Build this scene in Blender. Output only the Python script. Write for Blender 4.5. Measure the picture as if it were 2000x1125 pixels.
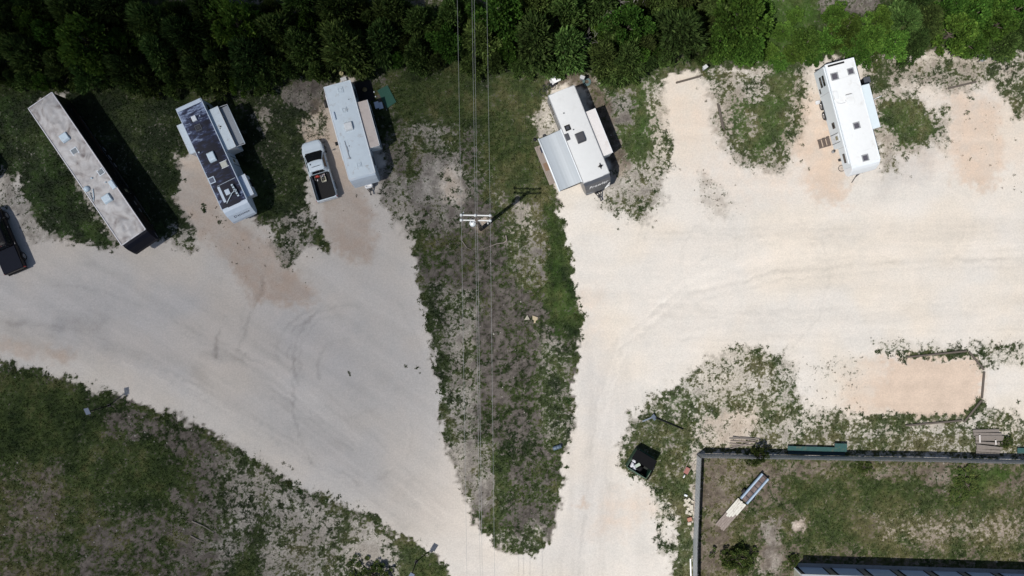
import bpy, bmesh, math, random
import numpy as np
from mathutils import Vector, Matrix

random.seed(7); rng = np.random.default_rng(11)
for _o in list(bpy.data.objects): bpy.data.objects.remove(_o)
SC = bpy.context.scene
COL = SC.collection

# ------------------------------------------------------------------ camera, sky, sun
CAM_H = 84.0            # drone height above the ground (m)
PPM = 21.0              # photograph pixels per metre on the ground
cam_d = bpy.data.cameras.new('camera'); cam = bpy.data.objects.new('camera', cam_d); COL.objects.link(cam)
cam.location = (0, 0, CAM_H); cam.rotation_euler = (0, 0, 0)
cam_d.sensor_width = 36.0; cam_d.lens = 36.0 * CAM_H / (2000.0 / PPM)
cam_d.clip_start = 0.5; cam_d.clip_end = 6000
SC.camera = cam

SUN_EL = math.radians(64.0)
SHADOW_AZ = math.radians(38.2)          # direction shadows fall, from +X towards +Y
ldir = Vector((math.cos(SHADOW_AZ)*math.cos(SUN_EL), math.sin(SHADOW_AZ)*math.cos(SUN_EL), -math.sin(SUN_EL)))
sun_d = bpy.data.lights.new('sun', 'SUN'); sun = bpy.data.objects.new('sun', sun_d); COL.objects.link(sun)
sun_d.energy = 4.15; sun_d.angle = math.radians(0.55); sun_d.color = (1.0, 0.965, 0.92)
sun.rotation_euler = ldir.to_track_quat('-Z', 'Y').to_euler()
sun.location = (-60, -60, 150)

W = bpy.data.worlds.new('World'); SC.world = W; W.use_nodes = True
nt = W.node_tree; nt.nodes.clear()
sky = nt.nodes.new('ShaderNodeTexSky'); sky.sky_type = 'NISHITA'; sky.sun_disc = False
sky.sun_elevation = SUN_EL
_tosun = -ldir
sky.sun_rotation = math.atan2(_tosun.x, _tosun.y)
sky.air_density = 1.0; sky.dust_density = 1.2
bg = nt.nodes.new('ShaderNodeBackground'); bg.inputs[1].default_value = 0.068
wo = nt.nodes.new('ShaderNodeOutputWorld')
nt.links.new(sky.outputs[0], bg.inputs[0]); nt.links.new(bg.outputs[0], wo.inputs[0])
SC.view_settings.view_transform = 'Standard'; SC.view_settings.look = 'None'
SC.view_settings.exposure = 0.0; SC.view_settings.gamma = 1.0; SC.view_settings.use_curve_mapping = False

# ------------------------------------------------------------------ helpers
def P(px, py, z=0.0):
    """real position of a thing seen at photograph pixel (px,py) whose height is z"""
    f = (CAM_H - z) / CAM_H
    return Vector(((px-1000.0)/PPM*f, (562.5-py)/PPM*f, z))

def link(name, me, parent=None, mat=None, loc=None, rotz=None):
    o = bpy.data.objects.new(name, me); COL.objects.link(o)
    if mat is not None and me is not None and len(me.materials) == 0: me.materials.append(mat)
    if parent is not None: o.parent = parent
    if loc is not None: o.location = loc
    if rotz is not None: o.rotation_euler = (0, 0, rotz)
    return o

def tag(o, label, cat, group=None, kind=None):
    if label: o['label'] = label
    if cat: o['category'] = cat
    if group: o['group'] = group
    if kind: o['kind'] = kind
    return o

def thing(name, label, cat, loc=(0,0,0), rotz=0.0, group=None):
    o = bpy.data.objects.new(name, None); COL.objects.link(o)
    o.empty_display_size = 0.3
    o.location = loc; o.rotation_euler = (0, 0, rotz)
    return tag(o, label, cat, group)

def copy_tree(o, parent=None):
    c = o.copy(); COL.objects.link(c); c.parent = parent
    for ch in list(o.children): copy_tree(ch, c)
    return c

class MB:
    """collects shapes into one mesh"""
    def __init__(s): s.v = []; s.f = []; s.sm = []
    def add(s, vs, fs, smooth=False):
        b = len(s.v); s.v += [tuple(x) for x in vs]
        s.f += [tuple(b+i for i in f) for f in fs]; s.sm += [smooth]*len(fs); return s
    def box(s, c, d, M=None, taper=1.0):
        x, y, z = d[0]/2, d[1]/2, d[2]/2; t = taper
        vs = [(-x,-y,-z),(x,-y,-z),(x,y,-z),(-x,y,-z),(-x*t,-y*t,z),(x*t,-y*t,z),(x*t,y*t,z),(-x*t,y*t,z)]
        vs = [Vector(v) for v in vs]
        if M is not None: vs = [M @ v for v in vs]
        vs = [v+Vector(c) for v in vs]
        return s.add(vs, [(0,3,2,1),(4,5,6,7),(0,1,5,4),(1,2,6,5),(2,3,7,6),(3,0,4,7)])
    def span(s, x0, x1, y0, y1, z0, z1):
        return s.box(((x0+x1)/2,(y0+y1)/2,(z0+z1)/2), (abs(x1-x0),abs(y1-y0),abs(z1-z0)))
    def bar(s, p0, p1, w, h):
        p0, p1 = Vector(p0), Vector(p1); d = p1-p0
        M = d.to_track_quat('X', 'Z').to_matrix()
        return s.box((p0+p1)/2, (d.length, w, h), M)
    def cyl(s, p0, p1, r0, r1=None, n=12, caps=True, smooth=True):
        r1 = r0 if r1 is None else r1
        p0, p1 = Vector(p0), Vector(p1); d = (p1-p0)
        M = d.to_track_quat('Z', 'Y').to_matrix()
        vs = []
        for p, r in ((p0,r0),(p1,r1)):
            for i in range(n):
                a = 2*math.pi*i/n; vs.append(p + M @ Vector((r*math.cos(a), r*math.sin(a), 0)))
        s.add(vs, [(i,(i+1)%n,n+(i+1)%n,n+i) for i in range(n)], smooth)
        if caps:
            b = len(s.v)-2*n
            s.f += [tuple(b+i for i in reversed(range(n))), tuple(b+n+i for i in range(n))]; s.sm += [False,False]
        return s
    def tube(s, pts, rs, n=6):
        for i in range(len(pts)-1):
            s.cyl(pts[i], pts[i+1], rs[i], rs[i+1], n, caps=(i == len(pts)-2))
        return s
    def lathe(s, prof, n=20, M=None, o=(0,0,0), axis='z', closed=False):
        vs = []; o = Vector(o)
        for r, h in prof:
            for i in range(n):
                a = 2*math.pi*i/n; v = Vector((r*math.cos(a), r*math.sin(a), h))
                if axis == 'y': v = Vector((v.x, v.z, v.y))
                if M is not None: v = M @ v
                vs.append(v+o)
        m = len(prof); fs = []
        for j in range(m-1 + (1 if closed else 0)):
            for i in range(n):
                a, b = j*n, ((j+1)%m)*n
                fs.append((a+i, a+(i+1)%n, b+(i+1)%n, b+i))
        if not closed: fs += [tuple(reversed(range(n))), tuple((m-1)*n+i for i in range(n))]
        return s.add(vs, fs, True)
    def prism_xz(s, prof, y0, y1):
        """side profile (x,z) extruded over y"""
        n = len(prof)
        vs = [(x,y0,z) for x,z in prof]+[(x,y1,z) for x,z in prof]
        fs = [(i,(i+1)%n,n+(i+1)%n,n+i) for i in range(n)]+[tuple(reversed(range(n))),tuple(range(n,2*n))]
        return s.add(vs, fs)
    def prism_xy(s, poly, z0, z1):
        n = len(poly)
        vs = [(x,y,z0) for x,y in poly]+[(x,y,z1) for x,y in poly]
        fs = [(i,(i+1)%n,n+(i+1)%n,n+i) for i in range(n)]+[tuple(reversed(range(n))),tuple(range(n,2*n))]
        return s.add(vs, fs)
    def loft(s, rings, smooth=False, caps=True):
        n = len(rings[0]); vs = [p for r in rings for p in r]; fs = []
        for j in range(len(rings)-1):
            for i in range(n):
                fs.append((j*n+i, j*n+(i+1)%n, (j+1)*n+(i+1)%n, (j+1)*n+i))
        if caps: fs += [tuple(reversed(range(n))), tuple(range((len(rings)-1)*n, len(rings)*n))]
        return s.add(vs, fs, smooth)
    def mesh(s, name='m', bevel=0.0, seg=1):
        me = bpy.data.meshes.new(name)
        me.from_pydata(s.v, [], s.f)
        me.polygons.foreach_set('use_smooth', s.sm)
        bm = bmesh.new(); bm.from_mesh(me)
        bmesh.ops.recalc_face_normals(bm, faces=bm.faces)
        if bevel > 0:
            es = [e for e in bm.edges if len(e.link_faces) == 2 and e.calc_face_angle(0) > 0.5]
            bmesh.ops.bevel(bm, geom=es, offset=bevel, segments=seg, affect='EDGES', profile=0.6, clamp_overlap=True)
        bm.to_mesh(me); bm.free(); me.update()
        return me
    def build(s, name, mat, parent=None, bevel=0.0, seg=1, loc=None, rotz=None):
        return link(name, s.mesh(name, bevel, seg), parent, mat, loc, rotz)

# ------------------------------------------------------------------ materials
MATS = {}
def nodes(name):
    m = bpy.data.materials.new(name); m.use_nodes = True
    t = m.node_tree; b = t.nodes['Principled BSDF']
    return m, t, b
def mat(name, col, rough=0.6, metal=0.0, var=0.12, scale=3.0, dirt=None, dirt_amt=0.35, dirt_scale=1.2, bump=0.0, bscale=20.0, streak=None, spec=None):
    if name in MATS: return MATS[name]
    m, t, b = nodes(name); N, L = t.nodes, t.links
    tc = N.new('ShaderNodeTexCoord')
    mp = N.new('ShaderNodeMapping'); L.new(tc.outputs['Object'], mp.inputs[0])
    if streak: mp.inputs['Scale'].default_value = streak
    n1 = N.new('ShaderNodeTexNoise'); n1.inputs['Scale'].default_value = scale; n1.inputs['Detail'].default_value = 5
    L.new(mp.outputs[0], n1.inputs['Vector'])
    mx = N.new('ShaderNodeMix'); mx.data_type = 'RGBA'
    mx.inputs[6].default_value = tuple(c*(1-var) for c in col)+(1,); mx.inputs[7].default_value = tuple(min(1,c*(1+var)) for c in col)+(1,)
    L.new(n1.outputs[0], mx.inputs[0]); out = mx.outputs[2]
    if dirt:
        n2 = N.new('ShaderNodeTexNoise'); n2.inputs['Scale'].default_value = dirt_scale; n2.inputs['Detail'].default_value = 7; n2.inputs['Roughness'].default_value = 0.65
        L.new(mp.outputs[0], n2.inputs['Vector'])
        mr = N.new('ShaderNodeMapRange'); mr.inputs[1].default_value = 0.68-dirt_amt*0.5; mr.inputs[2].default_value = 0.80-dirt_amt*0.25
        L.new(n2.outputs[0], mr.inputs[0])
        m2 = N.new('ShaderNodeMix'); m2.data_type = 'RGBA'; m2.inputs[7].default_value = tuple(dirt)+(1,)
        L.new(mr.outputs[0], m2.inputs[0]); L.new(out, m2.inputs[6]); out = m2.outputs[2]
    L.new(out, b.inputs['Base Color'])
    b.inputs['Roughness'].default_value = rough; b.inputs['Metallic'].default_value = metal
    if spec is not None: b.inputs['Specular IOR Level'].default_value = spec
    if bump > 0:
        n3 = N.new('ShaderNodeTexNoise'); n3.inputs['Scale'].default_value = bscale; n3.inputs['Detail'].default_value = 4
        L.new(mp.outputs[0], n3.inputs['Vector'])
        bp = N.new('ShaderNodeBump'); bp.inputs['Strength'].default_value = bump; bp.inputs['Distance'].default_value = 0.03
        L.new(n3.outputs[0], bp.inputs['Height']); L.new(bp.outputs[0], b.inputs['Normal'])
    MATS[name] = m; return m

def attr_mat(name, attr='Col', rough=0.9, fine=0.25, fscale=9.0, coarse=0.0, bump=0.0, translucent=0.0, objvar=0.0, spec=0.2):
    """colour comes from a mesh colour attribute, with fine procedural grain on top"""
    if name in MATS: return MATS[name]
    m, t, b = nodes(name); N, L = t.nodes, t.links
    at = N.new('ShaderNodeAttribute'); at.attribute_name = attr
    tc = N.new('ShaderNodeTexCoord'); out = at.outputs['Color']
    if fine > 0:
        n1 = N.new('ShaderNodeTexNoise'); n1.inputs['Scale'].default_value = fscale; n1.inputs['Detail'].default_value = 6; n1.inputs['Roughness'].default_value = 0.75
        L.new(tc.outputs['Object'], n1.inputs['Vector'])
        mr = N.new('ShaderNodeMapRange'); mr.inputs[1].default_value = 0.25; mr.inputs[2].default_value = 0.75
        mr.inputs[3].default_value = 1-fine; mr.inputs[4].default_value = 1+fine
        L.new(n1.outputs[0], mr.inputs[0])
        vm = N.new('ShaderNodeVectorMath'); vm.operation = 'SCALE'
        L.new(out, vm.inputs[0]); L.new(mr.outputs[0], vm.inputs['Scale']); out = vm.outputs[0]
    if objvar > 0:
        oi = N.new('ShaderNodeObjectInfo'); hs = N.new('ShaderNodeHueSaturation')
        for a, (lo, hi) in (('Hue',(0.5-0.028*objvar,0.5+0.016*objvar)),('Value',(1-0.4*objvar,1+0.45*objvar))):
            q = N.new('ShaderNodeMapRange'); q.inputs[3].default_value = lo; q.inputs[4].default_value = hi
            if a == 'Value':
                mm = N.new('ShaderNodeMath'); mm.operation = 'MULTIPLY'; mm.inputs[1].default_value = 7.31
                fr = N.new('ShaderNodeMath'); fr.operation = 'FRACT'
                L.new(oi.outputs['Random'], mm.inputs[0]); L.new(mm.outputs[0], fr.inputs[0]); L.new(fr.outputs[0], q.inputs[0])
            else: L.new(oi.outputs['Random'], q.inputs[0])
            L.new(q.outputs[0], hs.inputs[a])
        L.new(out, hs.inputs['Color']); out = hs.outputs[0]
    L.new(out, b.inputs['Base Color']); b.inputs['Roughness'].default_value = rough
    b.inputs['Specular IOR Level'].default_value = spec
    if bump > 0:
        n3 = N.new('ShaderNodeTexNoise'); n3.inputs['Scale'].default_value = fscale*1.6; n3.inputs['Detail'].default_value = 6
        L.new(tc.outputs['Object'], n3.inputs['Vector'])
        bp = N.new('ShaderNodeBump'); bp.inputs['Strength'].default_value = bump; bp.inputs['Distance'].default_value = 0.05
        L.new(n3.outputs[0], bp.inputs['Height']); L.new(bp.outputs[0], b.inputs['Normal'])
    if translucent > 0:
        tr = N.new('ShaderNodeBsdfTranslucent'); L.new(out, tr.inputs[0])
        ms = N.new('ShaderNodeMixShader'); ms.inputs[0].default_value = translucent
        L.new(b.outputs[0], ms.inputs[1]); L.new(tr.outputs[0], ms.inputs[2])
        L.new(ms.outputs[0], t.nodes['Material Output'].inputs[0])
    MATS[name] = m; return m

def raw_mesh(name, V, F, col=None, smooth=False, nper=4):
    """fast mesh from numpy arrays; F is (n,nper)"""
    me = bpy.data.meshes.new(name)
    me.vertices.add(len(V)); me.vertices.foreach_set('co', np.asarray(V, np.float32).ravel())
    F = np.asarray(F, np.int32); nf = len(F)
    me.loops.add(nf*nper); me.loops.foreach_set('vertex_index', F.ravel())
    me.polygons.add(nf); me.polygons.foreach_set('loop_start', np.arange(nf, dtype=np.int32)*nper)
    me.polygons.foreach_set('loop_total', np.full(nf, nper, np.int32))
    me.polygons.foreach_set('use_smooth', np.full(nf, smooth))
    if col is not None:
        a = me.attributes.new('Col', 'FLOAT_COLOR', 'POINT')
        c = np.ones((len(V),4), np.float32); c[:,:3] = col
        a.data.foreach_set('color', c.ravel())
    me.update(calc_edges=True); return me
# ------------------------------------------------------------------ ground fields (in photograph pixels on the ground plane)
_tab = np.random.default_rng(5).random((8, 256, 256)).astype(np.float32)
def vn(x, y, k=0):
    t = _tab[k % 8]
    x0 = np.floor(x).astype(np.int64); y0 = np.floor(y).astype(np.int64)
    fx = x-x0; fy = y-y0; fx = fx*fx*(3-2*fx); fy = fy*fy*(3-2*fy)
    a = t[y0 & 255, x0 & 255]; b = t[y0 & 255, (x0+1) & 255]; c = t[(y0+1) & 255, x0 & 255]; d = t[(y0+1) & 255, (x0+1) & 255]
    return (a*(1-fx)+b*fx)*(1-fy)+(c*(1-fx)+d*fx)*fy
def fbm(x, y, octv=4, k=0, gain=0.55):
    s = 0; a = 1; n = 0
    for i in range(octv):
        s = s+a*vn(x*2**i+17.3*i, y*2**i+9.1*i, k+i); n += a; a *= gain
    return s/n
def sstep(a, b, x):
    t = np.clip((x-a)/(b-a), 0, 1); return t*t*(3-2*t)

def axis(lo, hi, step, far):
    core = list(np.arange(lo, hi+step, step)); out = []; s = step; x = lo
    while x > -far: s *= 1.35; x -= s; out.append(x)
    out = out[::-1]+core; s = step; x = core[-1]
    while x < far: s *= 1.35; x += s; out.append(x)
    return np.array(out, np.float64)
GX = axis(-48, 2048, 3.0, 45000.0); GY = axis(-48, 1173, 3.0, 45000.0)
gx, gy = np.meshgrid(GX, GY)
NX, NY = len(GX), len(GY)
# ragged edges: look the outlines up at noise-displaced places
wx = gx+(fbm(gx/26, gy/26, 3, 0)-0.5)*26+(vn(gx/6, gy/6, 3)-0.5)*16
wy = gy+(fbm(gx/26, gy/26, 3, 4)-0.5)*26+(vn(gx/6, gy/6, 6)-0.5)*16

def sdf(pts, X, Y):
    """signed distance, positive inside"""
    pts = np.array(pts, float); n = len(pts)
    d = np.full(X.shape, 1e12); ins = np.zeros(X.shape, bool)
    for i in range(n):
        ax, ay = pts[i]; bx, by = pts[(i+1) % n]
        ex, ey = bx-ax, by-ay
        t = np.clip(((X-ax)*ex+(Y-ay)*ey)/(ex*ex+ey*ey+1e-9), 0, 1)
        d = np.minimum(d, (X-ax-t*ex)**2+(Y-ay-t*ey)**2)
        c = ((ay > Y) != (by > Y)) & (X < (bx-ax)*(Y-ay)/(by-ay+1e-12)+ax)
        ins ^= c
    d = np.sqrt(d); return np.where(ins, d, -d)
FLD = {k: np.full(gx.shape, v, np.float64) for k, v in dict(cov=0.0, thatch=0.0, tone=0.45, tan=0.10, vivid=0.0, grey=0.0, spot=0.0).items()}
def paint(pts, soft, warp=1.0, **kw):
    pts = np.array(pts, float); pad = soft+45
    x0, y0 = pts.min(0)-pad; x1, y1 = pts.max(0)+pad
    i0, i1 = np.searchsorted(GX, [x0, x1]); j0, j1 = np.searchsorted(GY, [y0, y1])
    sl = (slice(j0, j1), slice(i0, i1))
    X = gx[sl]+(wx[sl]-gx[sl])*warp; Y = gy[sl]+(wy[sl]-gy[sl])*warp
    m = sstep(-soft, soft, sdf(pts, X, Y))
    for k, v in kw.items(): FLD[k][sl] = FLD[k][sl]*(1-m)+v*m
def ell(cx, cy, rx, ry, ang=0, n=16):
    a = math.radians(ang)
    return [(cx+rx*math.cos(t)*math.cos(a)-ry*math.sin(t)*math.sin(a), cy+rx*math.cos(t)*math.sin(a)+ry*math.sin(t)*math.cos(a)) for t in np.linspace(0, 2*math.pi, n, endpoint=False)]

# --- lots: gravel everywhere first, colder and greyer in the left lot
paint([(-3000,380),(820,330),(850,600),(900,900),(960,1100),(980,1700),(400,1700),(-3000,800)], 60, grey=0.75)
paint([(1120,640),(1200,700),(1230,820),(1200,930),(1150,1200),(1020,1200),(1095,1000),(1110,800)], 40, grey=0.38)
paint([(-50,640),(200,700),(420,790),(640,930),(800,1030),(980,1120),(880,1150),(600,980),(400,860),(200,790),(-50,730)], 40, grey=0.35)
paint([(0,540),(420,560),(700,640),(700,760),(420,720),(200,690),(0,650)], 40, grey=1.0)
paint([(-50,655),(80,672),(150,690),(140,705),(40,695),(-50,690)], 10, tan=0.55)
# tan gravel pads
paint([(355,300),(395,300),(430,420),(500,450),(560,510),(625,575),(590,600),(500,590),(450,520),(380,450),(345,380)], 14, tan=0.72)
paint([(615,200),(650,200),(700,370),(735,430),(725,520),(690,510),(640,470),(605,300)], 14, tan=0.75)
paint([(1540,270),(1600,250),(1640,340),(1650,390),(1610,395),(1570,330)], 14, tan=0.75)
paint([(1600,180),(1560,180),(1590,320),(1640,330)], 14, tan=0.6)
paint([(1855,185),(1940,180),(1960,330),(1930,370),(1870,350)], 16, tan=0.7)
paint([(1190,960),(1265,960),(1280,1000),(1220,1050),(1160,1050)], 22, tan=0.5)
paint([(1110,560),(1180,560),(1180,660),(1140,660)], 30, tan=0.3)
paint(ell(1140,985,14,6,10), 6, tan=0.65)
# --- vegetation at the top of the picture
paint([(-4000,-4000),(6000,-4000),(6000,90),(2100,95),(1990,100),(1880,104),(1800,100),(1720,106),(1600,116),(1500,122),(1400,135),(1320,140),(1250,172),(1150,152),(1050,162),(760,152),(640,158),(560,178),(440,202),(330,190),(130,180),(60,200),(-4000,210)], 8, cov=0.8, thatch=0.85, tone=0.4, tan=0.1)
paint([(1440,-40),(1605,-40),(1590,60),(1600,115),(1500,132),(1440,110)], 18, cov=0.88, vivid=0.75, tone=0.45)
paint([(1590,-30),(1720,-30),(1720,20),(1660,35),(1600,20)], 12, cov=0.25, thatch=0.9)
paint([(420,-40),(560,-40),(560,20),(420,20)], 14, cov=0.6, thatch=0.7)
paint([(395,0),(450,0),(440,14),(400,16)], 10, cov=0.2, thatch=0.4)
paint([(700,-40),(1000,-40),(990,25),(760,25)], 14, cov=0.55, thatch=0.75, tone=0.7)
# --- strips between the trailers
paint([(-4000,190),(60,190),(120,280),(250,470),(232,486),(190,480),(150,470),(105,462),(75,440),(50,400),(30,340),(-20,360),(-4000,300)], 8, cov=0.93, thatch=0.5, tone=0.45, vivid=0.15)
paint([(20,350),(60,400),(70,440),(110,460),(60,470),(30,420),(-10,400),(0,330)], 12, cov=0.32, thatch=0.35)
paint([(105,290),(125,290),(245,470),(225,480),(180,420)], 9, cov=0.45, tone=0.9, thatch=0.2)
paint([(120,175),(340,190),(350,330),(345,380),(360,420),(380,470),(370,490),(330,470),(290,460),(240,400),(130,220)], 8, cov=0.94, thatch=0.6, tone=0.5)
paint([(330,440),(372,440),(385,490),(340,485)], 10, cov=0.55, tone=0.95, thatch=0.15)
paint([(445,200),(640,160),(625,220),(600,270),(595,330),(600,390),(612,430),(645,478),(635,490),(600,470),(565,520),(520,440),(490,330)], 8, cov=0.9, thatch=0.6, tone=0.55)
paint([(525,430),(600,400),(618,440),(600,475),(560,520),(530,480)], 14, cov=0.45, thatch=0.35, tone=0.6)
paint([(490,215),(520,215),(525,260),(495,260)], 8, cov=0.5, thatch=0.5)
paint([(585,225),(640,215),(650,275),(595,275)], 10, cov=0.3, tan=0.85, thatch=0.0)
paint([(380,440),(420,440),(560,600),(540,600),(480,540)], 25, spot=0.32)
paint([(520,470),(620,480),(600,560),(500,560)], 25, spot=0.4)
paint([(330,188),(480,188),(500,300),(530,430),(505,440),(478,350),(440,320),(400,285),(345,300)], 8, cov=0.82, thatch=0.85, tone=0.35)
paint([(690,148),(800,150),(795,310),(770,330),(745,300),(700,200)], 9, cov=0.72, thatch=0.95, tone=0.5)
paint([(560,162),(655,152),(645,200),(615,222),(560,205)], 9, cov=0.3, thatch=0.9)
paint([(735,325),(790,320),(800,400),(790,450),(750,400)], 14, cov=0.36, thatch=0.75, tone=0.4)
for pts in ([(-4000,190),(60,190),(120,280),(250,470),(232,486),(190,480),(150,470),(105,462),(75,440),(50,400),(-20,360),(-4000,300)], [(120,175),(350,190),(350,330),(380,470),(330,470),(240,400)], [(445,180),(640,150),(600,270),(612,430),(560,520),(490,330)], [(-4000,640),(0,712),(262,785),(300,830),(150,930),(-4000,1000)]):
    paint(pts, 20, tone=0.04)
paint([(430,360),(520,430),(640,560),(600,600),(480,560),(360,420)], 20, spot=0.55)
paint([(690,350),(740,380),(740,470),(690,460)], 20, spot=0.3)
# --- wedge in the middle under the power line
paint([(740,150),(1085,150),(1060,250),(1050,290),(1086,375),(1096,425),(1105,470),(1116,540),(1126,590),(1140,630),(1136,655),(1126,700),(1116,760),(1113,830),(1101,900),(1093,960),(1088,1020),(1072,1060),(1050,1080),(1010,1086),(975,1075),(960,1052),(925,1016),(905,960),(890,900),(868,850),(862,765),(846,685),(831,605),(816,545),(801,455),(790,380),(750,330)], 5, cov=0.62, thatch=0.8, tone=0.4)
paint([(760,150),(1070,150),(1050,290),(1080,400),(960,380),(940,240),(780,240)], 18, cov=0.9, tone=0.6)
paint([(790,240),(890,240),(880,300),(800,310)], 16, cov=0.62, thatch=0.5)
paint([(820,310),(900,300),(910,420),(900,470),(860,470),(800,420)], 14, cov=0.22, thatch=0.62)
paint([(870,330),(900,330),(895,400),(860,390)], 12, cov=0.16, tan=0.5, thatch=0.3)
paint([(905,400),(960,390),(960,440),(910,445)], 9, cov=0.15, thatch=0.95)
paint([(925,430),(950,430),(945,455),(925,455)], 6, cov=0.1, tan=0.8, thatch=0.2)
paint([(760,320),(800,360),(830,470),(800,470),(760,420)], 14, cov=0.42, thatch=0.35)
paint([(960,375),(1060,400),(1085,480),(1040,560),(1000,540),(985,440)], 16, cov=0.68, thatch=0.35, tone=0.75)
paint([(1000,395),(1040,400),(1040,450),(1000,450)], 12, cov=0.5, thatch=0.15)
paint([(860,450),(960,450),(1000,540),(1050,590),(1060,680),(1020,760),(960,700),(920,600),(860,540)], 16, cov=0.36, thatch=0.95)
paint([(1040,470),(1075,470),(1075,560),(1050,560)], 12, cov=0.45, thatch=0.5, tone=0.95)
paint([(1075,400),(1100,420),(1118,540),(1142,630),(1130,660),(1080,660),(1065,560),(1078,480)], 8, cov=0.93, tone=0.35, vivid=0.1)
paint([(820,560),(850,560),(880,720),(900,880),(880,880),(850,720)], 8, cov=0.72, thatch=0.45)
paint([(850,560),(930,560),(950,760),(940,880),(890,880),(870,720)], 16, cov=0.44, thatch=0.40)
paint([(930,640),(1000,660),(1060,780),(1040,900),(960,900),(930,800)], 20, cov=0.46, thatch=0.95, tone=0.3)
paint([(1050,640),(1100,660),(1110,740),(1110,880),(1060,880),(1050,760)], 12, cov=0.66, thatch=0.35, tone=0.35)
paint([(880,860),(970,860),(975,980),(910,980)], 16, cov=0.40, thatch=0.42, tone=0.7)
paint([(925,940),(970,925),(965,990),(935,1005)], 10, cov=0.2, thatch=0.5)
paint([(1010,800),(1050,800),(1090,980),(1050,1040),(990,1000)], 14, cov=0.40, thatch=0.85)
paint([(960,890),(990,880),(985,1010),(965,1020)], 8, cov=0.9, thatch=0.4)
paint([(1030,1010),(1060,1000),(1065,1040),(1040,1060)], 10, cov=0.2, thatch=0.85)
paint([(960,1040),(1070,1030),(1050,1078),(1010,1085),(978,1074)], 8, cov=0.66, thatch=0.3)
# --- right of the dark-capped trailer
paint([(1285,175),(1420,150),(1600,115),(2100,95),(2100,330),(1900,330),(1700,330),(1560,380),(1420,400),(1300,330)], 40, tan=0.34)
paint([(1740,300),(1830,290),(1810,350),(1740,370),(1700,400)], 22, grey=0.4)
paint([(1560,190),(1605,185),(1640,330),(1655,395),(1610,398),(1545,290)], 20, 1.3, tan=0.85)
paint([(1852,185),(1942,180),(1965,330),(1930,372),(1870,350)], 18, 1.3, tan=0.8)
paint([(1170,150),(1295,150),(1285,250),(1280,300),(1255,335),(1215,325),(1195,230)], 14, cov=0.93, thatch=0.5, tone=0.5, vivid=0.35)
paint([(1180,180),(1235,180),(1240,245),(1205,245)], 12, cov=0.22, thatch=0.8)
paint([(1062,168),(1085,145),(1155,140),(1185,185),(1205,260),(1222,310),(1215,345),(1195,340),(1170,260),(1140,170)], 8, cov=0.34, thatch=1.0, tan=0.5, tone=0.7)
paint([(1080,175),(1060,190),(1040,230),(1060,300),(1100,300)], 12, cov=0.45, thatch=0.2, tone=0.8)
paint([(1205,315),(1275,320),(1300,380),(1260,432),(1215,428),(1170,395)], 18, cov=0.42, thatch=0.4, tone=0.7)
paint([(1262,160),(1292,160),(1310,330),(1270,350)], 12, cov=0.5, thatch=0.15)
paint([(1365,330),(1420,380),(1430,420),(1385,430),(1370,380)], 12, cov=0.16, thatch=0.1, spot=0.5)
paint([(1365,140),(1470,140),(1450,160),(1370,165)], 10, cov=0.7, tone=0.9, thatch=0.3)
paint([(1395,160),(1580,115),(1575,190),(1565,260),(1530,335),(1440,318),(1395,240)], 20, cov=0.55, thatch=0.35, tone=0.55)
paint([(1425,200),(1525,170),(1535,285),(1470,305),(1435,265)], 16, cov=0.88, tone=0.5, vivid=0.35)
paint([(1455,220),(1490,215),(1490,260),(1460,265)], 9, cov=0.55, tone=0.95, thatch=0.45)
paint([(1500,110),(1560,110),(1545,190),(1500,180)], 8, cov=0.85, vivid=0.2)
paint([(1420,155),(1500,150),(1500,200),(1440,205)], 9, cov=0.33)
paint([(1690,115),(2100,100),(2100,170),(1960,150),(1860,180),(1780,160),(1700,180)], 20, cov=0.46, thatch=0.4, tone=0.5)
paint([(1690,120),(1780,110),(1730,170),(1700,190)], 10, cov=0.75)
paint([(1715,185),(1790,185),(1840,240),(1830,280),(1770,295),(1715,255)], 20, cov=0.80, tone=0.55, thatch=0.4, vivid=0.3)
paint([(1710,250),(1740,250),(1760,340),(1720,340)], 10, cov=0.4, tone=0.9, thatch=0.2)
paint([(1830,210),(1860,205),(1855,300),(1840,300)], 8, cov=0.45)
paint([(1940,150),(2100,140),(2100,260),(1990,230),(1955,180)], 10, cov=0.62, tone=0.6, thatch=0.15)
paint([(1840,190),(1960,190),(1980,350),(1890,370)], 24, spot=0.75)
paint([(1340,330),(1460,350),(1450,430),(1370,430)], 24, spot=0.35)
paint([(1910,320),(2100,320),(2100,400),(1960,390)], 16, spot=0.75)
# --- lower right bank above the fence
paint([(1440,683),(1475,690),(1530,690),(1560,720),(1560,790),(1640,800),(1700,815),(1770,830),(1880,830),(1930,800),(2200,830),(2200,905),(1362,885),(1358,1200),(1310,1200),(1312,1120),(1288,1060),(1296,1010),(1280,962),(1232,935),(1215,905),(1216,865),(1240,810),(1272,780),(1325,740),(1395,700)], 12, 1.5, cov=0.55, thatch=0.1, tone=0.55)
paint([(1300,780),(1420,760),(1540,760),(1560,810),(1480,850),(1330,820)], 20, cov=0.66, tone=0.7, vivid=0.1)
paint([(1330,820),(1470,800),(1480,850),(1400,880),(1350,860)], 12, cov=0.25, tan=0.55, thatch=0.15)
paint([(1390,690),(1500,690),(1530,760),(1400,760),(1340,760)], 18, cov=0.45, thatch=0.1, tone=0.7)
paint([(1230,810),(1350,820),(1360,960),(1290,960),(1225,900)], 10, cov=0.72, thatch=0.45, tone=0.7)
paint([(1300,960),(1352,900),(1352,1200),(1312,1200),(1315,1060)], 6, cov=0.95, thatch=0.2, tone=0.65)
paint([(1275,965),(1310,960),(1320,1070),(1290,1060)], 8, cov=0.6, thatch=0.0)
paint([(1290,1020),(1320,1010),(1318,1060),(1296,1055)], 8, cov=0.12)
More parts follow.
